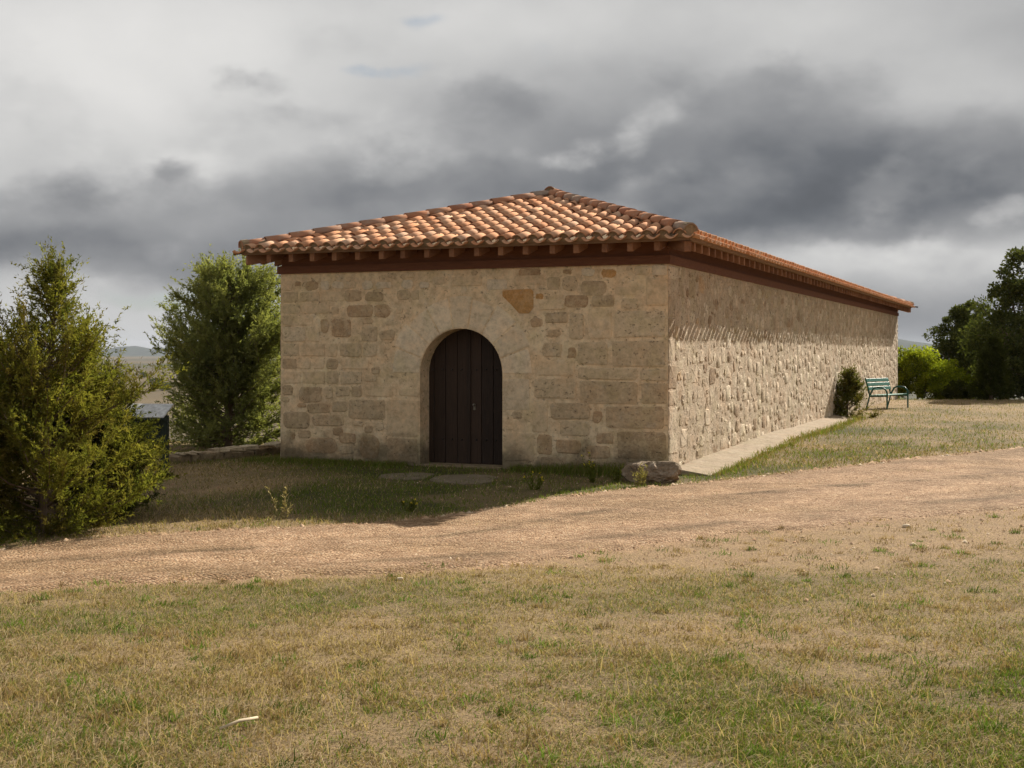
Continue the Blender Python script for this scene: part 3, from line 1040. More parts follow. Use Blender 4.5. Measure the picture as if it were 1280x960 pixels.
# --- roof
EX = HW + OV                                      # half width at the eaves
EY0, EY1 = -OV, LEN + OV
EZ = 3.48                                         # deck height at the eaves
RISE = 1.20
RUNF = 4.44                                       # eave to apex, front and back
A0 = EY0 + RUNF; A1 = EY1 - RUNF
roof = link('roof', pymesh('roof_deck', [
    (-EX, EY0, EZ), (EX, EY0, EZ), (EX, EY1, EZ), (-EX, EY1, EZ), (0, A0, EZ + RISE), (0, A1, EZ + RISE),
    (-EX, EY0, EZ - 0.03), (EX, EY0, EZ - 0.03), (EX, EY1, EZ - 0.03), (-EX, EY1, EZ - 0.03), (0, A0, EZ + RISE - 0.03), (0, A1, EZ + RISE - 0.03)],
    [(0, 1, 4), (1, 2, 5, 4), (2, 3, 5), (3, 0, 4, 5), (7, 6, 10), (8, 7, 10, 11), (9, 8, 11), (6, 9, 11, 10),
     (0, 6, 7, 1), (1, 7, 8, 2), (2, 8, 9, 3), (3, 9, 6, 0)]), M['wood_red'], chapel)

# wall plates on top of the walls, blocking boards above
for nm, a in (('wall_plate', (-HW - 0.045, HW + 0.045, -0.045, 0.2, WT - 0.004, WT + 0.125)),
              ('wall_plate', (-HW - 0.042, HW + 0.042, LEN - 0.2, LEN + 0.045, WT - 0.004, WT + 0.125)),
              ('wall_plate', (HW - 0.2, HW + 0.043, 0.202, LEN - 0.202, WT - 0.004, WT + 0.124)),
              ('wall_plate', (-HW - 0.043, -HW + 0.2, 0.202, LEN - 0.202, WT - 0.004, WT + 0.124)),
              ('blocking_board', (-HW, HW, 0.02, 0.05, WT + 0.126, EZ + 0.10)),
              ('blocking_board', (-HW, HW, LEN - 0.05, LEN - 0.02, WT + 0.126, EZ + 0.10)),
              ('blocking_board', (HW - 0.05, HW - 0.02, 0.06, LEN - 0.06, WT + 0.126, EZ + 0.12)),
              ('blocking_board', (-HW + 0.02, -HW + 0.05, 0.06, LEN - 0.06, WT + 0.126, EZ + 0.12))):
    link(nm, boxmesh(nm, *a), M['wood_red'], roof)
SF = RISE / RUNF; SS = RISE / EX


def rafter_mesh(slope):
    """tail beam; local y runs from the tip inwards, top follows the deck"""
    L = OV + 0.25
    w = 0.042
    prof = [(0.05, -0.034), (L, -0.034 + slope * L), (L, -0.185 + slope * L), (0.075, -0.185 + slope * 0.075), (0.05, -0.16)]
    n = len(prof)
    V = [(s * w, y, z) for s in (-1, 1) for y, z in prof]
    F = [tuple(range(n))[::-1], tuple(range(n, 2 * n))]
    F += [(k, (k + 1) % n, n + (k + 1) % n, n + k) for k in range(n)]
    return pymesh('rafter', V, F)


rf, rs = rafter_mesh(SF), rafter_mesh(SS)
n = 17
for k in range(n):
    x = -HW + 0.04 + (2 * HW - 0.08) * k / (n - 1) + rnd.uniform(-0.02, 0.02)
    link('rafter', rf, M['wood_rafter'], roof, (x, EY0, EZ))
    link('rafter', rf, M['wood_rafter'], roof, (x, EY1, EZ), (0, 0, math.pi))
n = 76
for k in range(n):
    y = 0.05 + (LEN - 0.1) * k / (n - 1) + rnd.uniform(-0.02, 0.02)
    link('rafter', rs, M['wood_rafter'], roof, (EX, y, EZ), (0, 0, math.pi / 2))
    link('rafter', rs, M['wood_rafter'], roof, (-EX, y, EZ), (0, 0, -math.pi / 2))
rh = rafter_mesh(RISE / math.hypot(EX, RUNF))
for sx, yy, az in ((1, EY0, math.atan2(EX, RUNF)), (-1, EY0, -math.atan2(EX, RUNF)), (1, EY1, math.pi - math.atan2(EX, RUNF)), (-1, EY1, math.pi + math.atan2(EX, RUNF))):
    o = link('hip_rafter', rh, M['wood_rafter'], roof, (sx * EX, yy, EZ - 0.004), (0, 0, az))
    o.scale = (1.3, 1.3, 1.12)
# eave boards under the tiles
for a in ((-EX - 0.012, EX + 0.012, EY0 - 0.012, EY0 + 0.055, EZ - 0.034, EZ + 0.03),
          (-EX - 0.012, EX + 0.012, EY1 - 0.055, EY1 + 0.012, EZ - 0.034, EZ + 0.03),
          (EX - 0.055, EX + 0.011, EY0 + 0.056, EY1 - 0.056, EZ - 0.033, EZ + 0.031),
          (-EX - 0.011, -EX + 0.055, EY0 + 0.056, EY1 - 0.056, EZ - 0.033, EZ + 0.031)):
    link('eave_board', boxmesh('eave_board', *a), M['wood_fascia'], roof)

PITCH, EXPO, TL = 0.2585, 0.405, 0.475


def tile_arrays(convex, r_lo, r_hi, length=TL, seg=7, thick=0.014, arc=R(160)):
    """barrel tile: y up the slope, z off the deck; convex cover or concave channel"""
    V, F = [], []
    for (y, r) in ((0, r_lo), (length, r_hi)):
        for rr in (r, r - thick):
            for k in range(seg + 1):
                a = (math.pi - arc) / 2 + arc * k / seg
                z = rr * math.sin(a) - r * math.sin((math.pi - arc) / 2)
                V.append((rr * math.cos(a), y, z if convex else -z + 0.0))
    m = seg + 1
    for k in range(seg):
        F += [(k, k + 1, 2 * m + k + 1, 2 * m + k), (m + k + 1, m + k, 3 * m + k, 3 * m + k + 1),
              (k + 1, k, m + k, m + k + 1), (2 * m + k, 2 * m + k + 1, 3 * m + k + 1, 3 * m + k)]
    F += [(0, 2 * m, 3 * m, m), (seg, m + seg, 3 * m + seg, 2 * m + seg)]
    return np.array(V), F


COVER = tile_arrays(True, 0.109, 0.097, thick=0.011, arc=R(138))
PANT = tile_arrays(False, 0.096, 0.108, thick=0.011, arc=R(130))
ARC0 = 0.108 - 0.108 * math.sin(R(25))


def slope_frame(kind):
    if kind == 'front':
        return Vector((0, EY0, EZ)), Vector((1, 0, 0)), Vector((0, RUNF, RISE)).normalized(), EX, math.hypot(RUNF, RISE), 0.0
    if kind == 'back':
        return Vector((0, EY1, EZ)), Vector((-1, 0, 0)), Vector((0, -RUNF, RISE)).normalized(), EX, math.hypot(RUNF, RISE), 0.0
    h = (EY1 - EY0) / 2; mid = (EY0 + EY1) / 2
    if kind == 'right':
        return Vector((EX, mid, EZ)), Vector((0, 1, 0)), Vector((-EX, 0, RISE)).normalized(), h, math.hypot(EX, RISE), h - RUNF
    return Vector((-EX, mid, EZ)), Vector((0, -1, 0)), Vector((EX, 0, RISE)).normalized(), h, math.hypot(EX, RISE), h - RUNF


def lay_tiles(kind, single):
    org, e, s, half, S, top = slope_frame(kind)
    nrm = e.cross(s)
    rgt = random.Random(hash(kind) % 1000 if False else {'front': 3, 'back': 4, 'right': 5, 'left': 6}[kind])
    ncol = int(round(2 * half / PITCH))
    p = 2 * half / ncol
    hip_n = Vector((S, (half - top), 0)).normalized()     # outward normal of the right hip in (e, s)
    me_cov = pymesh('roof_tile', COVER[0], COVER[1], True); me_pan = pymesh('channel_tile', PANT[0], PANT[1], True)
    joined = bmesh.new() if not single else None
    rows = int(S / EXPO) + 1
    for isc in (0, 1):
        for c in range(ncol + (1 if not isc else 0)):
            e0 = -half + p * (c + (0.5 if isc else 0.0))
            for k in range(rows):
                s0 = EXPO * k - (0.135 if not isc else 0.05)
                lim = half - (half - top) * max(s0, 0) / S
                if abs(e0) > lim + 0.10 or s0 > S - 0.05:
                    continue
                tilt = 0.013 if isc else 0.013
                zz = (0.070 if isc else ARC0 + 0.004)
                frame = Matrix((e, s, nrm)).transposed().to_4x4()
                jit = Matrix.Rotation(rgt.gauss(0, 0.018), 4, 'Z') @ Matrix.Rotation(-tilt / TL + rgt.gauss(0, 0.008), 4, 'X')
                frame.translation = org + e * (e0 + rgt.gauss(0, 0.006)) + s * (s0 + rgt.gauss(0, 0.009)) + nrm * (zz + tilt * 0.9 + rgt.gauss(0, 0.002))
                mt = frame @ jit
                need_cut = abs(e0) + 0.12 > half - (half - top) * (s0 + TL) / S
                V, F = COVER if isc else PANT
                if single:
                    me = me_cov if isc else me_pan
                    if need_cut:
                        bm = bmesh.new()
                        vs = [bm.verts.new(v) for v in V]
                        for f in F:
                            bm.faces.new([vs[i] for i in f])
                        sg = 1 if e0 > 0 else -1
                        bmesh.ops.bisect_plane(bm, geom=bm.verts[:] + bm.edges[:] + bm.faces[:], clear_outer=True,
                                               plane_co=(sg * (lim - 0.015) - e0, max(-s0, 0), 0), plane_no=(sg * hip_n.x, hip_n.y, 0))
                        if len(bm.faces) < 3:
                            bm.free(); continue
                        me = bmmesh('roof_tile', bm, True)
                    o = link('roof_tile' if isc else 'channel_tile', me, M['tile'], roof)
                    o.matrix_local = mt
                else:
                    if k > 0 and abs(e0) > lim - 0.02:
                        pass
                    vs = [joined.verts.new(mt @ Vector(v)) for v in V]
                    for f in F:
                        joined.faces.new([vs[i] for i in f])
    if not single:
        for sg in (-1, 1):
            dirh = (e * sg * hip_n.x + s * hip_n.y)
            pl = org + e * (sg * (half - 0.015))
            bmesh.ops.bisect_plane(joined, geom=joined.verts[:] + joined.edges[:] + joined.faces[:], clear_outer=True, plane_co=pl, plane_no=dirh)
        me = bpy.data.meshes.new('slope_tiles')
        joined.to_mesh(me); joined.free()
        me.polygons.foreach_set('use_smooth', [True] * len(me.polygons))
        o = link('slope_tiles', me, M['tile'], roof)
        o['kind'] = 'stuff'
    # mortar bedding that closes the eave ends of the cover tiles
    V, F = [], []
    for c in range(ncol):
        e0 = -half + p * (c + 0.5)
        if abs(e0) > half - 0.06:
            continue
        b = len(V)
        pr = [(-0.115, 0.0), (-0.085, 0.05), (-0.070, 0.088), (-0.042, 0.115), (0, 0.126), (0.042, 0.115), (0.070, 0.088), (0.085, 0.05), (0.115, 0.0)]
        for dep in (-0.012, 0.2):
            for (x, zz) in pr:
                V.append(org + e * (e0 + x) + s * (dep + rgt.uniform(-0.004, 0.004)) + nrm * (zz * 0.97 + 0.012))
        m = len(pr)
        F.append(tuple(range(b + m - 1, b - 1, -1)))
        for k in range(m - 1):
            F.append((b + k, b + k + 1, b + m + k + 1, b + m + k))
    o = link('eave_mortar', pymesh('eave_mortar', V, F), M['mortar_fill'], roof)
    o['kind'] = 'stuff'


lay_tiles('front', True)
for kd in ('right', 'left', 'back'):
    lay_tiles(kd, False)

CAPT = tile_arrays(True, 0.124, 0.112, 0.48, 9, 0.014, R(168))
cap_me = pymesh('ridge_tile', CAPT[0], CAPT[1], True)


def cap_line(p0, p1, name, step=0.43):
    d = Vector(p1) - Vector(p0)
    L = d.length
    d.normalize()
    side = d.cross(Vector((0, 0, 1))).normalized()
    up = side.cross(d).normalized()
    n = int(L / step) + 1
    for k in range(n):
        q = Vector(p0) + d * (k * step - 0.03)
        fr = Matrix((side, d, up)).transposed().to_4x4()
        fr.translation = q + up * 0.02 + side * rnd.gauss(0, 0.006)
        o = link(name, cap_me, M['cap'], roof)
        o.matrix_local = fr @ Matrix.Rotation(-0.014 + rnd.gauss(0, 0.004), 4, 'X') @ Matrix.Rotation(rnd.gauss(0, 0.02), 4, 'Z')
    # mortar bed under the caps
    V, F = tube_arrays([Vector(p0) + up * 0.0, Vector(p1) + up * 0.0], [0.095, 0.095], 10)
    F.append(tuple(range(9, -1, -1)))
    V2, F2 = tube_arrays([Vector(p0) + up * 0.03 - d * 0.012, Vector(p0) + up * 0.03 + d * 0.1], [0.112, 0.106], 12, len(V))
    V += V2; F += F2
    F.append(tuple(range(len(V) - 13, len(V) - 25, -1)))
    link('cap_mortar', pymesh('cap_mortar', V, F, False), M['mortar_fill'], roof)


ap0, ap1 = Vector((0, A0, EZ + RISE)), Vector((0, A1, EZ + RISE))
zt = 0.085
for sx in (1, -1):
    cap_line(Vector((sx * EX, EY0, EZ + zt)), ap0 + Vector((0, 0, zt)), 'hip_tile')
    cap_line(Vector((sx * EX, EY1, EZ + zt)), ap1 + Vector((0, 0, zt)), 'hip_tile')
cap_line(ap0 + Vector((0, -0.1, zt + 0.02)), ap1 + Vector((0, 0.1, zt + 0.02)), 'ridge_tile')
# short drain spouts poking from the outer corners
for sx, yy in ((-1, EY0 + 0.12), (1, EY1 - 0.12)):
    V, F = tube_arrays([(sx * (EX - 0.06), yy, EZ + 0.045), (sx * (EX + 0.26), yy, EZ + 0.005)], [0.026, 0.026], 8)
    F.append(tuple(range(8)))
    F.append(tuple(range(8, 16))[::-1])
    link('drain_spout', pymesh('drain_spout', V, F, True), M['black_iron'], roof)


# ------------------------------------------------------------------ stones and slabs
def boulder(name, label, cat, centre, size, seed, mat, sub=3, amp=0.22, rz=0.0, group=None):
    bm = bmesh.new()
    bmesh.ops.create_icosphere(bm, subdivisions=sub, radius=1.0)
    rg = np.random.default_rng(seed)
    o1 = rg.uniform(0, 50, 3)
    for v in bm.verts:
        c = v.co.copy()
        n1 = float(fbm(c.x * 1.6 + o1[0] + c.z, c.y * 1.6 + o1[1] - c.z * 0.7, seed, 4)) - 0.5
        n2 = float(fbm(c.x * 5 + o1[2] + c.z * 3, c.y * 5 - c.z * 4, seed + 3, 3)) - 0.5
        k = 1 + amp * 2 * n1 + amp * 0.7 * n2
        sq = max(abs(c.x), abs(c.y), abs(c.z))
        v.co = c * k * (0.55 + 0.45 / max(sq, 0.58) * 0.8)
        v.co.x *= size[0]; v.co.y *= size[1]; v.co.z *= size[2]
    o = link(name, bmmesh(name, bm, sub < 3), M[mat], None, centre, (0, 0, rz))
    return props(o, label, cat, group)


gx, gy = G(818, 604)
boulder('boulder', 'weathered brown and grey boulder at the front corner of the chapel', 'boulder', (gx - 0.01, gy + 0.25, Hf(gx, gy) + 0.10), (0.42, 0.28, 0.19), 4, 'boulder', 4, 0.5, ROT)


def slab(name, label, pts, z, th, mat):
    n = len(pts)
    cx_ = sum(p[0] for p in pts) / n; cy_ = sum(p[1] for p in pts) / n
    V = []
    for s, zz in ((1.0, -0.12), (1.0, th - 0.012), (0.955, th)):
        V += [((x - cx_) * s, (y - cy_) * s, zz) for x, y in pts]
    F = [tuple(range(2 * n, 3 * n))]
    for r_ in range(2):
        F += [(r_ * n + k, r_ * n + (k + 1) % n, (r_ + 1) * n + (k + 1) % n, (r_ + 1) * n + k) for k in range(n)]
    o = link(name, pymesh(name, V, F), M[mat], None, (cx_, cy_, z))
    return props(o, label, 'flagstone')


def gpts(lst):
    return [G(*p) for p in lst][::-1]


slab('flagstone', 'grey flagstone lying in the grass left of the chapel doorway', gpts([(472, 597.5), (476, 594.5), (497, 593), (521, 592), (543, 593.5), (541, 596), (533, 597), (530, 599.5), (509, 600.5), (487, 599.5)]), 0.0, 0.022, 'flag')
slab('flagstone', 'broad grey flagstone in the grass right before the chapel door sill', gpts([(537, 601), (541, 598), (556, 595.5), (585, 594.8), (612, 595.5), (623, 598), (616, 600.5), (619, 603), (598, 605.5), (577, 606.5), (560, 604.5), (546, 604.5)]), 0.0, 0.026, 'flag')

# ------------------------------------------------------------------ low wall of loose blocks beyond the lawn
lw = empty('low_stone_wall', (*G(280, 578), 0.0))
props(lw, 'low dry stone wall of pale blocks between the juniper and the chapel', 'wall')
lwr = random.Random(9)
pa, pb = Vector((-5.62, 21.2)), Vector((-3.95, 23.4))
du = (pb - pa); Lw = du.length; du.normalize()
tpos = 0.0
while tpos < Lw:
    wd = lwr.uniform(0.16, 0.42)
    for lay in range(2):
        hh = 0.16 if lay == 0 else lwr.uniform(0.03, 0.11)
        c = pa + du * (tpos + wd / 2 + (0.1 if lay else 0))
        bm = bmesh.new()
        box(bm, -wd / 2 + 0.006, wd / 2 - 0.006, -0.16, 0.16, 0, hh, bev=0.022)
        for v in bm.verts:
            v.co += Vector((lwr.uniform(-.026, .026), lwr.uniform(-.03, .03), lwr.uniform(-.018, .018)))
        z0 = Hf(c.x, c.y) - 0.04 + (0.15 if lay else 0)
        link('stone', bmmesh('stone', bm), M['rubble' if lay else 'stone_dark'], lw,
             (c.x - lw.location.x, c.y - lw.location.y, z0), (0, 0, math.atan2(du.y, du.x) + lwr.uniform(-.06, .06)))
    tpos += wd

# ------------------------------------------------------------------ roofed information stand beside the junipers
bx, by = G(206, 584)
st_ = empty('notice_stand', (bx - 0.28, by, Hf(bx, by)), R(-6))
props(st_, 'low dark green stand with pale sheet roof beside the left juniper', 'stand')
for sx in (-0.29, 0.29):
    link('post', boxmesh('post', sx - 0.055, sx + 0.055, -0.05, 0.05, -0.3, 0.83, bev=0.006), M['green_wood'], st_)
link('panel', boxmesh('panel', -0.232, 0.232, -0.02, 0.02, 0.22, 0.76, bev=0.004), M['green_wood'], st_)
bm = bmesh.new()
box(bm, -0.38, 0.345, -0.24, 0.24, -0.012, 0.012, bev=0.004)
rs_ = link('roof_sheet', bmmesh('roof_sheet', bm), M['sheet'], st_, (0, 0.02, 0.90), (R(24), 0, 0))
link('roof_rail', boxmesh('roof_rail', -0.40, 0.40, -0.21, -0.17, 0.77, 0.80), M['green_wood'], st_)

# ------------------------------------------------------------------ bench
bench = empty('garden_bench', (11.5, 39.25, Hf(11.5, 39.25)), math.atan2(0.76, 0.65))
props(bench, 'turquoise slatted garden bench with curved iron arms by the rubble wall', 'bench')
BL = 1.5
for sx in (-BL / 2, BL / 2):
    fr = []
    path = [(sx, -0.34, -0.03)]
    for k in range(0, 9):
        a = R(180 * k / 8)
        if a <= math.pi / 2:
            path.append((sx, -0.16 - 0.18 * math.cos(a), 0.47 + 0.18 * math.sin(a)))
    path += [(sx, 0.0, 0.66), (sx, 0.10, 0.62), (sx, 0.17, 0.50), (sx, 0.20, 0.42)]
    V, F = tube_arrays(path, [0.026] * len(path), 8)
    link('armrest', pymesh('armrest', V, F, True), M['iron'], bench)
    path = [(sx, 0.34, -0.03), (sx, 0.27, 0.2), (sx, 0.22, 0.40), (sx, 0.27, 0.62), (sx, 0.36, 0.93)]
    V, F = tube_arrays(path, [0.024] * len(path), 8)
    link('back_leg', pymesh('back_leg', V, F, True), M['iron'], bench)
    V, F = tube_arrays([(sx, -0.335, 0.40), (sx, 0.22, 0.38)], [0.02, 0.02], 8)
    link('seat_rail', pymesh('seat_rail', V, F, True), M['iron'], bench)
for k in range(5):
    y0 = -0.33 + 0.11 * k
    link('seat_slat', boxmesh('seat_slat', -BL / 2 - 0.03, BL / 2 + 0.03, y0, y0 + 0.085, 0.422 - 0.004 * k, 0.447 - 0.004 * k, bev=0.004), M['green'], bench)
for k in range(3):
    bm = bmesh.new()
    box(bm, -BL / 2 - 0.03, BL / 2 + 0.03, -0.012, 0.012, -0.052, 0.052, bev=0.004)
    zz = 0.62 + 0.125 * k
    link('back_slat', bmmesh('back_slat', bm), M['green'], bench, (0, 0.235 + 0.29 * (zz - 0.62), zz), (R(-16), 0, 0))


# ------------------------------------------------------------------ vegetation
def rot_frame(d, rg):
    """random unit vectors perpendicular to d (n,3)"""
    r = rg.normal(size=d.shape)
    r -= d * np.sum(r * d, 1, keepdims=True)
    return r / (np.linalg.norm(r, axis=1, keepdims=True) + 1e-9)


def norm(v):
    return v / (np.linalg.norm(v, axis=-1, keepdims=True) + 1e-9)


def leaf_cloud(C, D, L, W, rg, quad=False):
    side = rot_frame(D, rg)
    if not quad:
        V = np.stack([C - side * W[:, None] / 2, C + side * W[:, None] / 2, C + D * L[:, None]], 1).reshape(-1, 3)
        return V, np.arange(len(V)).reshape(-1, 3), 3
    up = np.cross(D, side)
    V = np.stack([C, C + D * (L * 0.5)[:, None] - side * W[:, None] / 2 + up * (0.12 * L)[:, None], C + D * L[:, None],
                  C + D * (L * 0.5)[:, None] + side * W[:, None] / 2 + up * (0.12 * L)[:, None]], 1).reshape(-1, 3)
    return V, np.arange(len(V)).reshape(-1, 4), 4


def juniper(name, label, base, Ht, Rd, seed, nb=150, per=20, tris=26, prof=None, lean=(0, 0), pal=None, spike=0.0, extra=(), needle=(0.065, 0.015), up=(0.35, 0.9), start=0.03, group=None, thin=None):
    rg = np.random.default_rng(seed)
    root = empty(name, base)
    props(root, label, 'juniper', group)
    prof = prof or (lambda h: (1 - h) ** 0.75 * (0.55 + 0.45 * min(1, h / 0.15)))
    pal = pal or [(0.085, 0.088, 0.018), (0.055, 0.066, 0.016), (0.125, 0.115, 0.024), (0.11, 0.07, 0.025)]
    pal = np.array(pal)
    WV, WF = [], []
    tp = [Vector((lean[0] * t * Ht + 0.05 * math.sin(5 * t + seed), lean[1] * t * Ht + 0.05 * math.cos(4 * t + seed), Ht * t - 0.15 * (t == 0))) for t in np.linspace(0, 0.99, 9)]
    V, F = tube_arrays(tp, [0.028 * Ht * (1 - t) + 0.006 for t in np.linspace(0, 1, 9)], 7)
    WV += V; WF += F
    TC, TD, TLn, TCo = [], [], [], []

    def stem(t):
        i = min(int(t / 0.99 * 8), 7); q = t / 0.99 * 8 - i
        return tp[i].lerp(tp[i + 1], q)
    branches = []
    for b in range(nb):
        h = start + (0.97 - start) * rg.random() ** 1.15
        az = rg.random() * 2 * math.pi
        ln = Rd * prof(h) * rg.uniform(0.42, 1.2) + 0.06
        branches.append((h, az, ln, rg.uniform(*up) - 0.75 * max(0.0, 1 - h / 0.22)))
    branches += list(extra)
    for (h, az, ln, el) in branches:
        p = stem(h)
        d = Vector((math.cos(az), math.sin(az), math.tan(el) * 0.75)).normalized()
        pts = [p]
        for k in range(5):
            d = (d + Vector((rg.normal() * 0.13, rg.normal() * 0.13, 0.10 + rg.normal() * 0.08))).normalized()
            pts.append(pts[-1] + d * ln / 5)
        V, F = tube_arrays(pts, [max(0.004, 0.014 * ln ** 0.5 * (1 - k / 5.5)) for k in range(6)], 4, len(WV))
        WV += V; WF += F
        m = max(4, int(per * (ln / Rd) ** 0.7 * (0.7 + 0.6 * rg.random()) * (thin[1] if thin and h > thin[0] else 1.0)))
        tt = rg.uniform(0.18, 1.0, m) ** 0.75 * 5
        ii = np.minimum(tt.astype(int), 4); fr = tt - ii
        A = np.array([tuple(x) for x in pts])
        c = A[ii] * (1 - fr[:, None]) + A[ii + 1] * fr[:, None]
        bd = norm(A[ii + 1] - A[ii])
        tw = norm(bd * 0.8 + rg.normal(size=(m, 3)) * 0.55 + np.array([0, 0, 0.28]))
        tl = rg.uniform(0.10, 0.34, m) * (0.55 + 0.25 * min(Ht, 3.2))
        co = pal[rg.integers(0, len(pal), m)] * rg.uniform(0.75, 1.25, (m, 1))
        co = 0.5 * co + 0.5 * pal[int(rg.integers(0, len(pal)))]
        TC.append(c); TD.append(tw); TLn.append(tl); TCo.append(co)
    c = np.vstack(TC); tw = np.vstack(TD); tl = np.concatenate(TLn); co = np.vstack(TCo)
    q = rg.random((len(c), tris))
    P = c[:, None, :] + tw[:, None, :] * (tl[:, None] * q)[..., None] + rg.normal(size=(len(c), tris, 3)) * 0.012
    D = norm(tw[:, None, :] * 0.9 + rg.normal(size=(len(c), tris, 3)) * 0.55)
    Ln = rg.uniform(0.7, 1.3, (len(c), tris)) * needle[0] * (0.6 + 0.4 * (1 - q))
    Wd = np.full_like(Ln, needle[1]) * rg.uniform(0.7, 1.4, Ln.shape)
    V, F, k = leaf_cloud(P.reshape(-1, 3), D.reshape(-1, 3), Ln.ravel(), Wd.ravel(), rg)
    cc = np.repeat(np.repeat(co, tris, 0) * rg.uniform(0.8, 1.2, (len(P) * tris, 1)), k, 0)
    link('trunk', pymesh('trunk', WV, WF, True), M['bark'], root)
    link('crown', npmesh('crown', V, F, False, cc), M['needle'], root)
    return root


def P2(px, Y, dz=0.0):
    x = (px - 640) / FPX * Y
    return (x, Y, Hf(x, Y) + dz)


OLIVE = [(0.18, 0.18, 0.034), (0.11, 0.122, 0.028), (0.25, 0.232, 0.046), (0.175, 0.135, 0.038)]
bushy = lambda h: float(np.interp(h, [0, 0.12, 0.35, 0.5, 0.62, 0.75, 0.9, 1.0], [0.82, 0.98, 1.0, 0.80, 0.50, 0.22, 0.10, 0.02]))
juniper('juniper_bush', 'tall spreading juniper with a thin spire at the left edge of the lawn', P2(62, 14.5), 3.0, 1.28, 3, 250, 25, 26, bushy, pal=OLIVE, thin=(0.55, 0.33),
        extra=[(0.52, 0.35, 0.9, 0.85), (0.46, 2.9, 1.0, 0.7), (0.52, 3.3, 0.8, 0.6), (0.45, 4.5, 0.7, 0.7)])
juniper('juniper_bush', 'dense olive juniper bush spreading to the left of the tall spired one', P2(-60, 14.3), 1.98, 1.2, 8, 180, 24, 26, lambda h: (1 - h * h) ** 0.5 * (0.7 + 0.3 * min(1, h / 0.2)), pal=OLIVE)
juniper('juniper_bush', 'low dark juniper bush in front of the green stand', P2(116, 15.4), 1.42, 0.82, 12, 170, 22, 24, lambda h: (1 - h * h) ** 0.5, pal=[(0.09, 0.09, 0.02), (0.13, 0.12, 0.025), (0.06, 0.068, 0.018)])
juniper('juniper_bush', 'rounded green juniper behind the low stone wall beside the chapel', P2(288, 24.9), 3.34, 1.5, 17, 400, 22, 21, lambda h: float(np.interp(h, [0, 0.1, 0.3, 0.5, 0.8, 0.92, 1.0], [0.75, 0.85, 1.0, 0.96, 0.66, 0.42, 0.14])),
        pal=[(0.25, 0.262, 0.095), (0.18, 0.20, 0.076), (0.31, 0.31, 0.11)], needle=(0.085, 0.022), up=(0.1, 0.8))
juniper('juniper_bush', 'small conical dark juniper beside the turquoise bench', P2(1061, 34.0, -0.02), 1.25, 0.70, 23, 140, 12, 15, lambda h: 0.06 + 0.94 * (1 - h) ** 1.25, start=0.0, pal=[(0.09, 0.105, 0.026), (0.12, 0.125, 0.03), (0.15, 0.115, 0.035)], needle=(0.07, 0.022), up=(0.2, 0.8))
juniper('juniper_bush', 'slim upright juniper before the big dark trees', P2(1240, 46.5), 2.15, 0.72, 29, 120, 18, 14, lambda h: (1 - h) ** 0.6 * 0.9, pal=[(0.07, 0.078, 0.02), (0.05, 0.06, 0.018)], needle=(0.12, 0.04))


def broad_tree(name, label, base, blobs, seed, trunk_h, nleaf, leaf, pal, cat='tree', shell=0.35, clumps=26, trunk_r=0.12, lm='leaf'):
    """crown of leaf clumps scattered through a union of ellipsoids: (dx, dy, dz, rx, ry, rz)"""
    rg = np.random.default_rng(seed)
    root = empty(name, base)
    props(root, label, cat)
    pal = np.array(pal)
    WV, WF = [], []
    if trunk_h > 0:
        V, F = tube_arrays([(0, 0, -0.4), (0.05, 0.02, trunk_h * 0.5), (0.1, 0, trunk_h)], [trunk_r, trunk_r * 0.8, trunk_r * 0.65], 8)
        WV += V; WF += F
    C, Cc = [], []
    tot = sum(b[3] * b[4] * b[5] for b in blobs) ** 1.0
    for (dx, dy, dz, rx, ry, rz) in blobs:
        V, F = tube_arrays([(0.05, 0, trunk_h * 0.6), (dx * 0.5, dy * 0.5, (trunk_h * 0.6 + dz) / 2 + 0.1), (dx, dy, dz + rz * 0.5)], [trunk_r * 0.5, trunk_r * 0.35, 0.02], 6, len(WV))
        WV += V; WF += F
        n = max(8, int(clumps * len(blobs) * (rx * ry * rz) ** 0.7 / sum((b[3] * b[4] * b[5]) ** 0.7 for b in blobs)))
        d = norm(rg.normal(size=(n, 3)))
        rr = rg.uniform(shell, 1.05, (n, 1)) ** 0.6
        cc = np.array([dx, dy, dz]) + d * rr * np.array([rx, ry, rz])
        for c in cc:
            C.append(c); Cc.append(0.30 * min(rx, rz) * rg.uniform(0.6, 1.25))
            # limb to clump
            if rg.random() < 0.6:
                V, F = tube_arrays([(dx * 0.8, dy * 0.8, dz), tuple(c)], [trunk_r * 0.22, 0.012], 4, len(WV))
                WV += V; WF += F
    C = np.array(C); Cc = np.array(Cc)
    k = rg.integers(0, len(C), nleaf)
    dd = norm(rg.normal(size=(nleaf, 3))) * (rg.random((nleaf, 1)) ** 0.45)
    Pp = C[k] + dd * Cc[k][:, None] * np.array([1.15, 1.15, 0.8])
    D = norm(dd + rg.normal(size=(nleaf, 3)) * 0.7)
    L = rg.uniform(0.7, 1.3, nleaf) * leaf
    V, F, q = leaf_cloud(Pp, D, L, L * 0.55, rg, True)
    tone = rg.uniform(0.7, 1.3, len(C))
    co = pal[rg.integers(0, len(pal), nleaf)] * tone[k][:, None] * rg.uniform(0.8, 1.2, (nleaf, 1))
    link('trunk', pymesh('trunk', WV, WF, True), M['bark'], root)
    link('crown', npmesh('crown', V, F, False, np.repeat(co, q, 0)), M[lm], root)
    return root


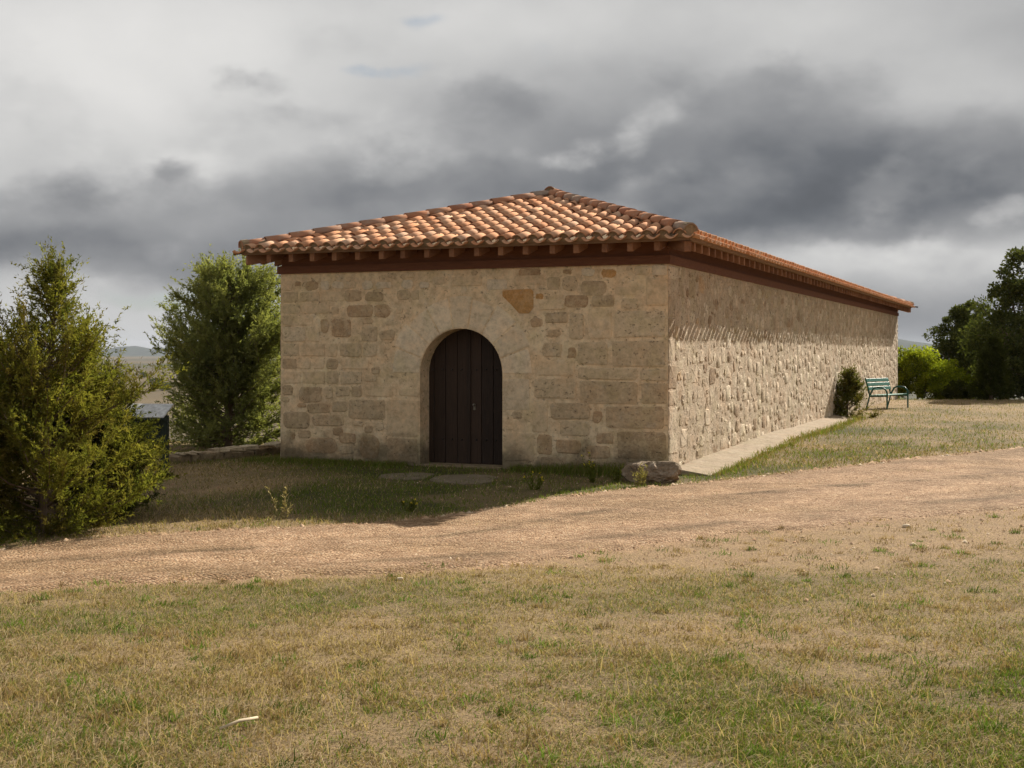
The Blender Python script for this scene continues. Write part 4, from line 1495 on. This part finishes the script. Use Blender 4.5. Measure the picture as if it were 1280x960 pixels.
DARK = [(0.085, 0.10, 0.030), (0.12, 0.132, 0.038), (0.062, 0.076, 0.026)]
broad_tree('evergreen_tree', 'tallest dark evergreen tree at the edge of the dry meadow', P2(1285, 50.0),
           [(0.3, 0, 3.4, 1.7, 1.6, 1.7), (-1.0, 0.2, 2.5, 1.3, 1.3, 1.5), (0.2, 0, 5.0, 1.2, 1.2, 1.0), (-0.6, 0.2, 1.2, 1.5, 1.3, 1.1), (1.6, 0, 2.2, 1.4, 1.4, 1.8), (1.3, 0.2, 4.6, 1.0, 1.0, 0.9), (-0.75, 0, 4.2, 0.7, 0.8, 0.7), (0.4, 0, 0.7, 1.6, 1.3, 0.8), (-1.3, 0, 0.6, 0.9, 0.9, 0.7)], 41, 2.0, 42000, 0.13, DARK, clumps=34)
broad_tree('evergreen_tree', 'lower rounded dark evergreen between the lime shrub and the tallest tree', P2(1204, 55.0),
           [(0, 0, 3.0, 1.25, 1.0, 1.2), (0.4, 0, 1.7, 1.5, 1.1, 1.5), (-0.95, 0, 2.0, 0.9, 0.8, 1.3), (0.1, 0, 3.9, 0.85, 0.7, 0.7), (1.2, 0, 2.6, 1.0, 0.9, 1.4)], 43, 1.2, 34000, 0.12, DARK, clumps=34)
broad_tree('evergreen_tree', 'dark evergreen tree behind the tallest one', P2(1390, 56.0),
           [(0, 0, 3.6, 1.9, 1.7, 2.0), (-1.0, 0, 2.0, 1.6, 1.3, 1.5), (1.0, 0, 2.2, 1.6, 1.4, 1.8)], 47, 2.0, 18000, 0.16, DARK, clumps=30)
LIME = [(0.24, 0.27, 0.022), (0.30, 0.32, 0.03), (0.16, 0.20, 0.02)]
broad_tree('leafy_shrub', 'bright lime green shrub growing past the far end of the chapel', P2(1146, 50.2),
           [(0, 0, 1.2, 1.0, 0.9, 1.0), (0.85, -0.4, 0.95, 0.9, 0.8, 0.8), (1.5, -0.8, 0.5, 0.8, 0.8, 0.55), (-0.8, 0, 1.2, 0.8, 0.8, 1.0), (0.4, -0.9, 0.45, 1.1, 0.7, 0.55)], 53, 0.5, 36000, 0.085, LIME, 'shrub', 0.2, 40, 0.05, 'lime_leaf')
broad_tree('leafy_shrub', 'small dull green shrub at the foot of the dark evergreens', P2(1196, 48.5),
           [(0, 0, 0.35, 0.5, 0.45, 0.35), (0.45, 0, 0.3, 0.35, 0.4, 0.3)], 57, 0.2, 7000, 0.07, [(0.085, 0.095, 0.02), (0.06, 0.07, 0.018)], 'shrub', 0.2, 30, 0.03)
# trees on the far plain
for i, (px, Y, h_, w_) in enumerate([(193, 1050, 9, 9), (203, 1000, 7, 8), (208, 1010, 6, 7), (176, 1500, 8, 14), (228, 1500, 8, 12), (150, 1400, 8, 10), (128, 1300, 8, 12), (1128, 900, 9, 12)]):
    names = ['large round tree on the distant plain', 'squat tree beside the large round one on the distant plain', 'low tree at the end of the three on the distant plain', 'wide tree far off on the plain', 'wide tree far off on the plain behind the juniper', 'far round tree half hidden by the spired juniper', 'far wide tree behind the spired juniper', 'far tree past the end of the chapel']
    broad_tree('distant_tree', names[i], P2(px, Y), [(0, 0, h_ * 0.55, w_ * 0.5, w_ * 0.5, h_ * 0.45), (w_ * 0.3, 0, h_ * 0.4, w_ * 0.35, w_ * 0.35, h_ * 0.35)], 60 + i, h_ * 0.3, 1200, 1.1, DARK, clumps=16, trunk_r=0.3)


# ------------------------------------------------------------------ hills on the horizon
def hills(name, label, cx_, cy_, peaks, col, wid, n=90):
    m = M.get('hill' + name) or plain('wooded_' + name, col, 0.95, var=0.2, scale=0.01, spec=0.05)
    xs = np.linspace(-wid, wid, n); ys = np.linspace(-900, 900, 24)
    X, Y = np.meshgrid(xs, ys)
    Z = np.zeros_like(X)
    for (px, hw, h) in peaks:
        Z = np.maximum(Z, h * np.exp(-((X - px) / hw) ** 2) * np.exp(-(Y / 480) ** 2))
    Z = Z * (0.86 + 0.28 * fbm(X / 170, Y / 170, 5, 4)) - 34
    V = np.stack([X, Y, Z], -1).reshape(-1, 3)
    i = np.arange(X.size).reshape(X.shape)
    F = np.stack([i[:-1, :-1], i[:-1, 1:], i[1:, 1:], i[1:, :-1]], -1).reshape(-1, 4)
    o = link(name, npmesh(name, V, F, True), m, None, (cx_, cy_, 0))
    props(o, label, None, kind='structure')


hills('twin_hills', 'twin low wooded hills on the far horizon', -2330, 8000, [(-50, 170, 63), (210, 150, 56), (-700, 500, 48), (700, 500, 46), (1500, 700, 44), (-1700, 700, 44)], (0.045, 0.055, 0.045), 3000)
hills('wooded_hill', 'dark wooded hill rising beyond the end of the chapel', 1750, 5600, [(-250, 520, 92), (300, 420, 70), (1200, 700, 84)], (0.03, 0.042, 0.03), 2600)


# ------------------------------------------------------------------ ground cover
def blades_mesh(X, Y, hgt, wid, lean, az, col, bend=0.5, zoff=0.0):
    n = len(X)
    Z = H(X, Y) + zoff
    B = np.stack([X, Y, Z - 0.008], -1)
    d = np.stack([np.cos(az), np.sin(az), np.zeros(n)], -1)
    s = np.stack([-np.sin(az + 0.9), np.cos(az + 0.9), np.zeros(n)], -1)
    up = np.array([0, 0, 1.0])
    mid = B + d * (hgt * lean * 0.35)[:, None] + up * (hgt * np.cos(lean * 0.9) * 0.55)[:, None]
    tip = B + d * (hgt * lean * (0.6 + bend))[:, None] + up * (hgt * np.maximum(np.cos(lean * 1.25), 0.10))[:, None]
    w = wid[:, None]
    V = np.stack([B - s * w / 2, B + s * w / 2, mid + s * w * 0.36, mid - s * w * 0.36, tip], 1).reshape(-1, 3)
    i = np.arange(n) * 5
    F = np.concatenate([np.stack([i, i + 1, i + 2], -1), np.stack([i, i + 2, i + 3], -1), np.stack([i + 3, i + 2, i + 4], -1)])
    return V, F, np.repeat(col, 5, 0)


def chapel_mask(x, y):
    px = (x - FC.x) * DF.x + (y - FC.y) * DF.y
    py = (x - FC.x) * DR.x + (y - FC.y) * DR.y
    return (np.abs(px) < HW + 0.03) & (py > -0.01) & (py < LEN) | (px > HW - 0.1) & (px < HW + 0.64) & (py > 0.1) & (py < 15.6)


GREEN = np.array([0.145, 0.185, 0.036]); OLV = np.array([0.22, 0.175, 0.065]); TAN = np.array([0.48, 0.36, 0.205]); BRN = np.array([0.27, 0.175, 0.085])


def grass():
    Vs, Fs, Cs = [], [], []
    off = 0

    def zone(n, y0, y1, k, hs, ws, dens_pow, seed):
        nonlocal off
        rg = np.random.default_rng(seed)
        y = y0 * (y1 / y0) ** rg.random(n) if dens_pow else rg.uniform(y0, y1, n)
        x = rg.uniform(-k, k, n) * y
        ti = track_in(x, y)
        b = bare(x, y)
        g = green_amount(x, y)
        clump = fbm(x * 5.0, y * 5.0, 131, 3)
        p = (1 - 0.80 * b) * sstep(0.08, -0.12, ti) * (0.55 + 0.8 * sstep(0.34, 0.62, clump))
        qq = (y - 0.5 * (y_lo(x) + y_up(x))) / np.maximum(0.5 * (y_up(x) - y_lo(x)), 0.1)
        crown = 1.4 * np.exp(-((qq - 0.12 - 0.1 * np.sin(x * 0.6)) / 0.10) ** 2) * sstep(1.0, 3.0, x) * (fbm(x * 1.6, y * 3, 311, 3) > 0.44)
        p = np.maximum(p, (0.03 + 0.45 * crown) * (ti > 0) * sstep(0.45, 0.65, clump))
        keep = (rg.random(n) < p) & ~chapel_mask(x, y)
        x, y, g, clump, b = x[keep], y[keep], g[keep], clump[keep], b[keep]
        m = len(x)
        r = rg.random(m)
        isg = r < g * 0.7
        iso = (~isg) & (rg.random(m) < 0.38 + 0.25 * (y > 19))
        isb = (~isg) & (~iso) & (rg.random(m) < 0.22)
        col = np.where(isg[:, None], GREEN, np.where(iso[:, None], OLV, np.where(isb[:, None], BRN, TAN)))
        col = col * rg.uniform(0.7, 1.3, (m, 1))
        hg = rg.uniform(hs[0], hs[1], m) * (0.7 + 0.7 * clump) * (1 - 0.4 * b)
        lean = np.where(isg, rg.uniform(0.2, 0.9, m), rg.uniform(0.4, 1.45, m))
        V, F, C = blades_mesh(x, y, hg, rg.uniform(ws[0], ws[1], m), lean, rg.uniform(0, 6.283, m), col)
        Vs.append(V); Fs.append(F + off); Cs.append(C); off += len(V)

    zone(415000, 4.2, 13.5, 0.48, (0.02, 0.055), (0.003, 0.0065), True, 1)
    zone(130000, 13.5, 24.0, 0.50, (0.035, 0.09), (0.005, 0.011), True, 2)
    zone(90000, 20.0, 48.0, 0.52, (0.04, 0.10), (0.008, 0.018), True, 3)
    # taller straws and verge tufts
    rg = np.random.default_rng(5)
    n = 2600
    y = 4.4 * (20 / 4.4) ** rg.random(n); x = rg.uniform(-0.5, 0.5, n) * y
    kp = (track_in(x, y) < -0.1) & ~chapel_mask(x, y) & (bare(x, y) < 0.5) & (vnoise(x * 0.7, y * 0.7, 3) > 0.42)
    x, y = x[kp], y[kp]; m = len(x)
    V, F, C = blades_mesh(x, y, rg.uniform(0.08, 0.18, m), rg.uniform(0.0025, 0.004, m), rg.uniform(0.1, 0.7, m), rg.uniform(0, 6.28, m), TAN * rg.uniform(0.8, 1.3, (m, 1)))
    Vs.append(V); Fs.append(F + off); Cs.append(C); off += len(V)
    nt = 900                                                    # scattered tufts and weeds
    ty = 4.4 * (14 / 4.4) ** rg.random(nt); tx = rg.uniform(-0.48, 0.48, nt) * ty
    kp = (track_in(tx, ty) < 0.25)
    tx, ty = tx[kp], ty[kp]; nt = len(tx)
    tk = rg.random(nt) < np.clip(0.25 + 0.8 * green_amount(tx, ty), 0, 1)
    rr = rg.uniform(0.02, 0.09, nt)
    per = 42
    x = np.repeat(tx, per) + rg.normal(size=nt * per) * np.repeat(rr, per); y = np.repeat(ty, per) + rg.normal(size=nt * per) * np.repeat(rr, per)
    tint = np.where(tk[:, None], np.array([0.12, 0.185, 0.034]), np.array([0.30, 0.205, 0.11])) * rg.uniform(0.6, 1.25, (nt, 1))
    m = nt * per
    V, F, C = blades_mesh(x, y, np.repeat(rg.uniform(0.03, 0.085, nt), per) * rg.uniform(0.5, 1.2, m), rg.uniform(0.004, 0.008, m), rg.uniform(0.2, 1.2, m), rg.uniform(0, 6.28, m), np.repeat(tint, per, 0) * rg.uniform(0.8, 1.2, (m, 1)))
    Vs.append(V); Fs.append(F + off); Cs.append(C); off += len(V)
    n = 26000
    y = 4.3 * (13 / 4.3) ** rg.random(n); x = rg.uniform(-0.48, 0.48, n) * y
    kp = (track_in(x, y) < -0.05) & (rg.random(n) < 0.25 + 0.75 * sstep(0.4, 0.6, fbm(x * 1.1, y * 1.1, 207, 3)))
    x, y = x[kp], y[kp]; m = len(x)
    V, F, C = blades_mesh(x, y, rg.uniform(0.06, 0.16, m), rg.uniform(0.002, 0.0038, m), rg.uniform(1.05, 1.5, m), rg.uniform(0, 6.28, m), np.array([0.52, 0.41, 0.25]) * rg.uniform(0.75, 1.2, (m, 1)), 0.3, 0.012)
    Vs.append(V); Fs.append(F + off); Cs.append(C); off += len(V)
    # lush fringe against the front wall and round the boulder
    n = 9000
    u = rg.uniform(-HW - 0.5, HW + 0.15, n); w = -np.abs(rg.normal(0, 0.22, n)) - 0.02
    x = FC.x + DF.x * u + DR.x * w; y = FC.y + DF.y * u + DR.y * w
    kp = (track_in(x, y) < 0) & ~((np.abs(u - DC) < DRAD + 0.2) & (w > -0.75))
    x, y = x[kp], y[kp]; m = len(x)
    tall = sstep(0.4, 2.6, u[kp])
    V, F, C = blades_mesh(x, y, rg.uniform(0.05, 0.13, m) * (1 + 0.9 * tall), rg.uniform(0.006, 0.011, m), rg.uniform(0.1, 0.8, m), rg.uniform(0, 6.28, m),
                          np.where((rg.random(m) < 0.7)[:, None], GREEN * 0.95, OLV) * rg.uniform(0.7, 1.3, (m, 1)))
    Vs.append(V); Fs.append(F + off); Cs.append(C); off += len(V)
    n = 2600
    w = rg.uniform(0.1, 16.5, n); u = HW + 0.60 + np.abs(rg.normal(0, 0.16, n)) - 0.14 * (vnoise(w * 1.7, w * 0, 6) > 0.5) * rg.random(n)
    x = FC.x + DF.x * u + DR.x * w; y = FC.y + DF.y * u + DR.y * w
    V, F, C = blades_mesh(x, y, rg.uniform(0.06, 0.15, n), rg.uniform(0.008, 0.016, n), rg.uniform(0.1, 0.9, n), rg.uniform(0, 6.28, n),
                          np.where((rg.random(n) < 0.4)[:, None], GREEN, OLV) * rg.uniform(0.8, 1.4, (n, 1)))
    Vs.append(V); Fs.append(F + off); Cs.append(C); off += len(V)
    me = npmesh('grass', np.vstack(Vs), np.vstack(Fs), False, np.vstack(Cs))
    o = link('grass', me, M['grass'])
    props(o, 'short dry and green grass covering the meadow', 'grass', kind='stuff')


grass()


def pebbles():
    rg = np.random.default_rng(77)
    n = 120000
    x = rg.uniform(-9, 14, n); y = rg.uniform(9, 23, n)
    ti = track_in(x, y)
    b = bare(x, y)
    up = np.abs(y - y_up(x))
    p = 0.9 * sstep(-0.06, 0.1, ti) + 0.10 * b * (ti < 0) + 0.8 * sstep(0.25, 0.0, up)
    kp = (rg.random(n) < p) & (np.abs(x) < 0.5 * y)
    x, y, up = x[kp], y[kp], up[kp]
    n = len(x)
    s = rg.uniform(0.005, 0.014, n) * (1 + 1.0 * (rg.random(n) < 0.05)) * (1 + 1.9 * sstep(0.26, 0.0, up) * (rg.random(n) < 0.3))
    Z = H(x, y) + 0.012
    a = rg.uniform(0, 6.283, n)
    C = np.stack([x, y, Z], -1)
    vs = []
    for k in range(4):
        ang = a + k * math.pi / 2 + rg.uniform(-0.3, 0.3, n)
        rr = s * rg.uniform(0.8, 1.4, n)
        vs.append(C + np.stack([rr * np.cos(ang), rr * np.sin(ang), -0.006 + 0 * rr], -1))
    vs.append(C + np.stack([s * rg.uniform(-.3, .3, n), s * rg.uniform(-.3, .3, n), s * rg.uniform(0.35, 0.75, n)], -1))
    V = np.stack(vs, 1).reshape(-1, 3)
    i = np.arange(n) * 5
    F = np.concatenate([np.stack([i + k, i + (k + 1) % 4, i + 4], -1) for k in range(4)])
    o = link('gravel', npmesh('gravel', V, F), M['pebble'])
    props(o, 'loose pinkish gravel strewn over the track', 'gravel', kind='stuff')


pebbles()


def loose_stone(px, py, size, label, seed, mat='stone_pale'):
    x, y = G(px, py)
    boulder('loose_stone', label, 'stone', (x, y, Hf(x, y) + size * 0.2), (size, size * 0.7, size * 0.5), seed, mat, 2, 0.2, seed * 1.3)


loose_stone(1141, 682, 0.04, 'pale white stone lying alone in the trodden dirt', 3)
loose_stone(1133, 659, 0.05, 'pale flat stone at the near edge of the gravel track', 5)
loose_stone(500, 725, 0.035, 'pale stone in the grass just below the track', 7)

# bleached stick on the grass
sxa, sxb = G(275, 921), G(322, 907)
V, F = tube_arrays([(sxa[0], sxa[1], Hf(*sxa) + 0.035), ((sxa[0] + sxb[0]) / 2, (sxa[1] + sxb[1]) / 2 + 0.004, Hf(*sxa) + 0.042), (sxb[0], sxb[1], Hf(*sxb) + 0.036)], [0.0065, 0.0075, 0.006], 7)
F += [tuple(range(7))[::-1], tuple(range(14, 21))]
c0 = Vector((sxa[0], sxa[1], Hf(*sxa)))
props(link('stick', pymesh('stick', [v - c0 for v in V], F, True), M['wood_stick'], None, c0), 'short bleached stick lying on the grass', 'stick')


# weeds
def weed(px, py, h, seed, label, stalks, col, flower=None, spread=0.5):
    x, y = G(px, py)
    root = empty('weed', (x, y, Hf(x, y)))
    props(root, label, 'weed')
    rg = np.random.default_rng(seed)
    V, F, Cl = [], [], []
    LC, LD = [], []
    tips = []
    for k in range(stalks):
        az = rg.random() * 6.28; ln = h * rg.uniform(0.6, 1.05); sp = spread * rg.random()
        pts = [Vector((0.03 * math.cos(az), 0.03 * math.sin(az), -0.03))]
        d = Vector((math.cos(az) * sp, math.sin(az) * sp, 1)).normalized()
        for q in range(4):
            d = (d + Vector((rg.normal() * 0.1, rg.normal() * 0.1, 0.02))).normalized()
            pts.append(pts[-1] + d * ln / 4)
            for _ in range(5):
                LC.append(tuple(pts[-1] - d * rg.random() * ln / 4)); LD.append((rg.normal(), rg.normal(), 0.5 + rg.random()))
        a, b = tube_arrays(pts, [0.0035, 0.003, 0.003, 0.0025, 0.002], 4, len(V))
        V += a; F += b
        tips.append(pts[-1])
    m = pymesh('stalks', V, F)
    at = m.color_attributes.new('Col', 'FLOAT_COLOR', 'POINT')
    at.data.foreach_set('color', np.tile(np.array([*col, 1.0], np.float32), len(V)))
    link('stalks', m, M['grass'], root)
    C = np.array(LC); D = norm(np.array(LD))
    L = rg.uniform(0.03, 0.07, len(C))
    lv, lf, k = leaf_cloud(C, D, L, L * 0.3, rg, True)
    link('leaves', npmesh('leaves', lv, lf, False, np.repeat(np.array(col) * rg.uniform(0.7, 1.3, (len(C), 1)), k, 0)), M['leaf'], root)
    if flower is not None:
        n = len(tips) * 8
        C = np.repeat(np.array([tuple(t) for t in tips]), 8, 0)
        fv, ff, k = leaf_cloud(C, norm(rg.normal(size=(n, 3)) + np.array([0, 0, .6])), np.full(n, 0.022), np.full(n, 0.014), rg, True)
        link('flowers', npmesh('flowers', fv, ff, False, np.tile(np.array(flower), (len(fv), 1))), M['leaf'], root)


weed(742, 603, 0.42, 1, 'leafy green weed with yellow tips against the front wall', 9, (0.13, 0.145, 0.03), (0.6, 0.5, 0.06))
weed(770, 604, 0.36, 2, 'leafy weed between the boulder and the yellow tipped weed', 8, (0.14, 0.15, 0.035))
weed(800, 607, 0.34, 3, 'straw coloured weed in front of the boulder', 9, (0.27, 0.23, 0.09))
weed(668, 612, 0.26, 4, 'low weed with yellow flowers at the lit edge of the lawn', 7, (0.13, 0.15, 0.03), (0.75, 0.6, 0.05))
weed(352, 648, 0.40, 5, 'dry straw stalks standing in the shaded lawn by the track', 4, (0.36, 0.29, 0.14), None, 0.9)
weed(512, 640, 0.20, 6, 'tiny yellow flowered weed in the chapel shadow by the track', 5, (0.12, 0.13, 0.03), (0.75, 0.6, 0.08))


# ------------------------------------------------------------------ the air over the plain
hz, t, out = newmat('air_haze')
pv = t.n('ShaderNodeVolumePrincipled')
pv.inputs['Color'].default_value = (0.80, 0.87, 1.0, 1.0)
pv.inputs['Density'].default_value = 0.000038
t.L.new(pv.outputs[0], out.inputs['Volume'])
props(link('haze', boxmesh('haze', -9600, 9600, -700, 12700, -60, 90), hz), 'thin bluish air over the plain', None, kind='stuff')
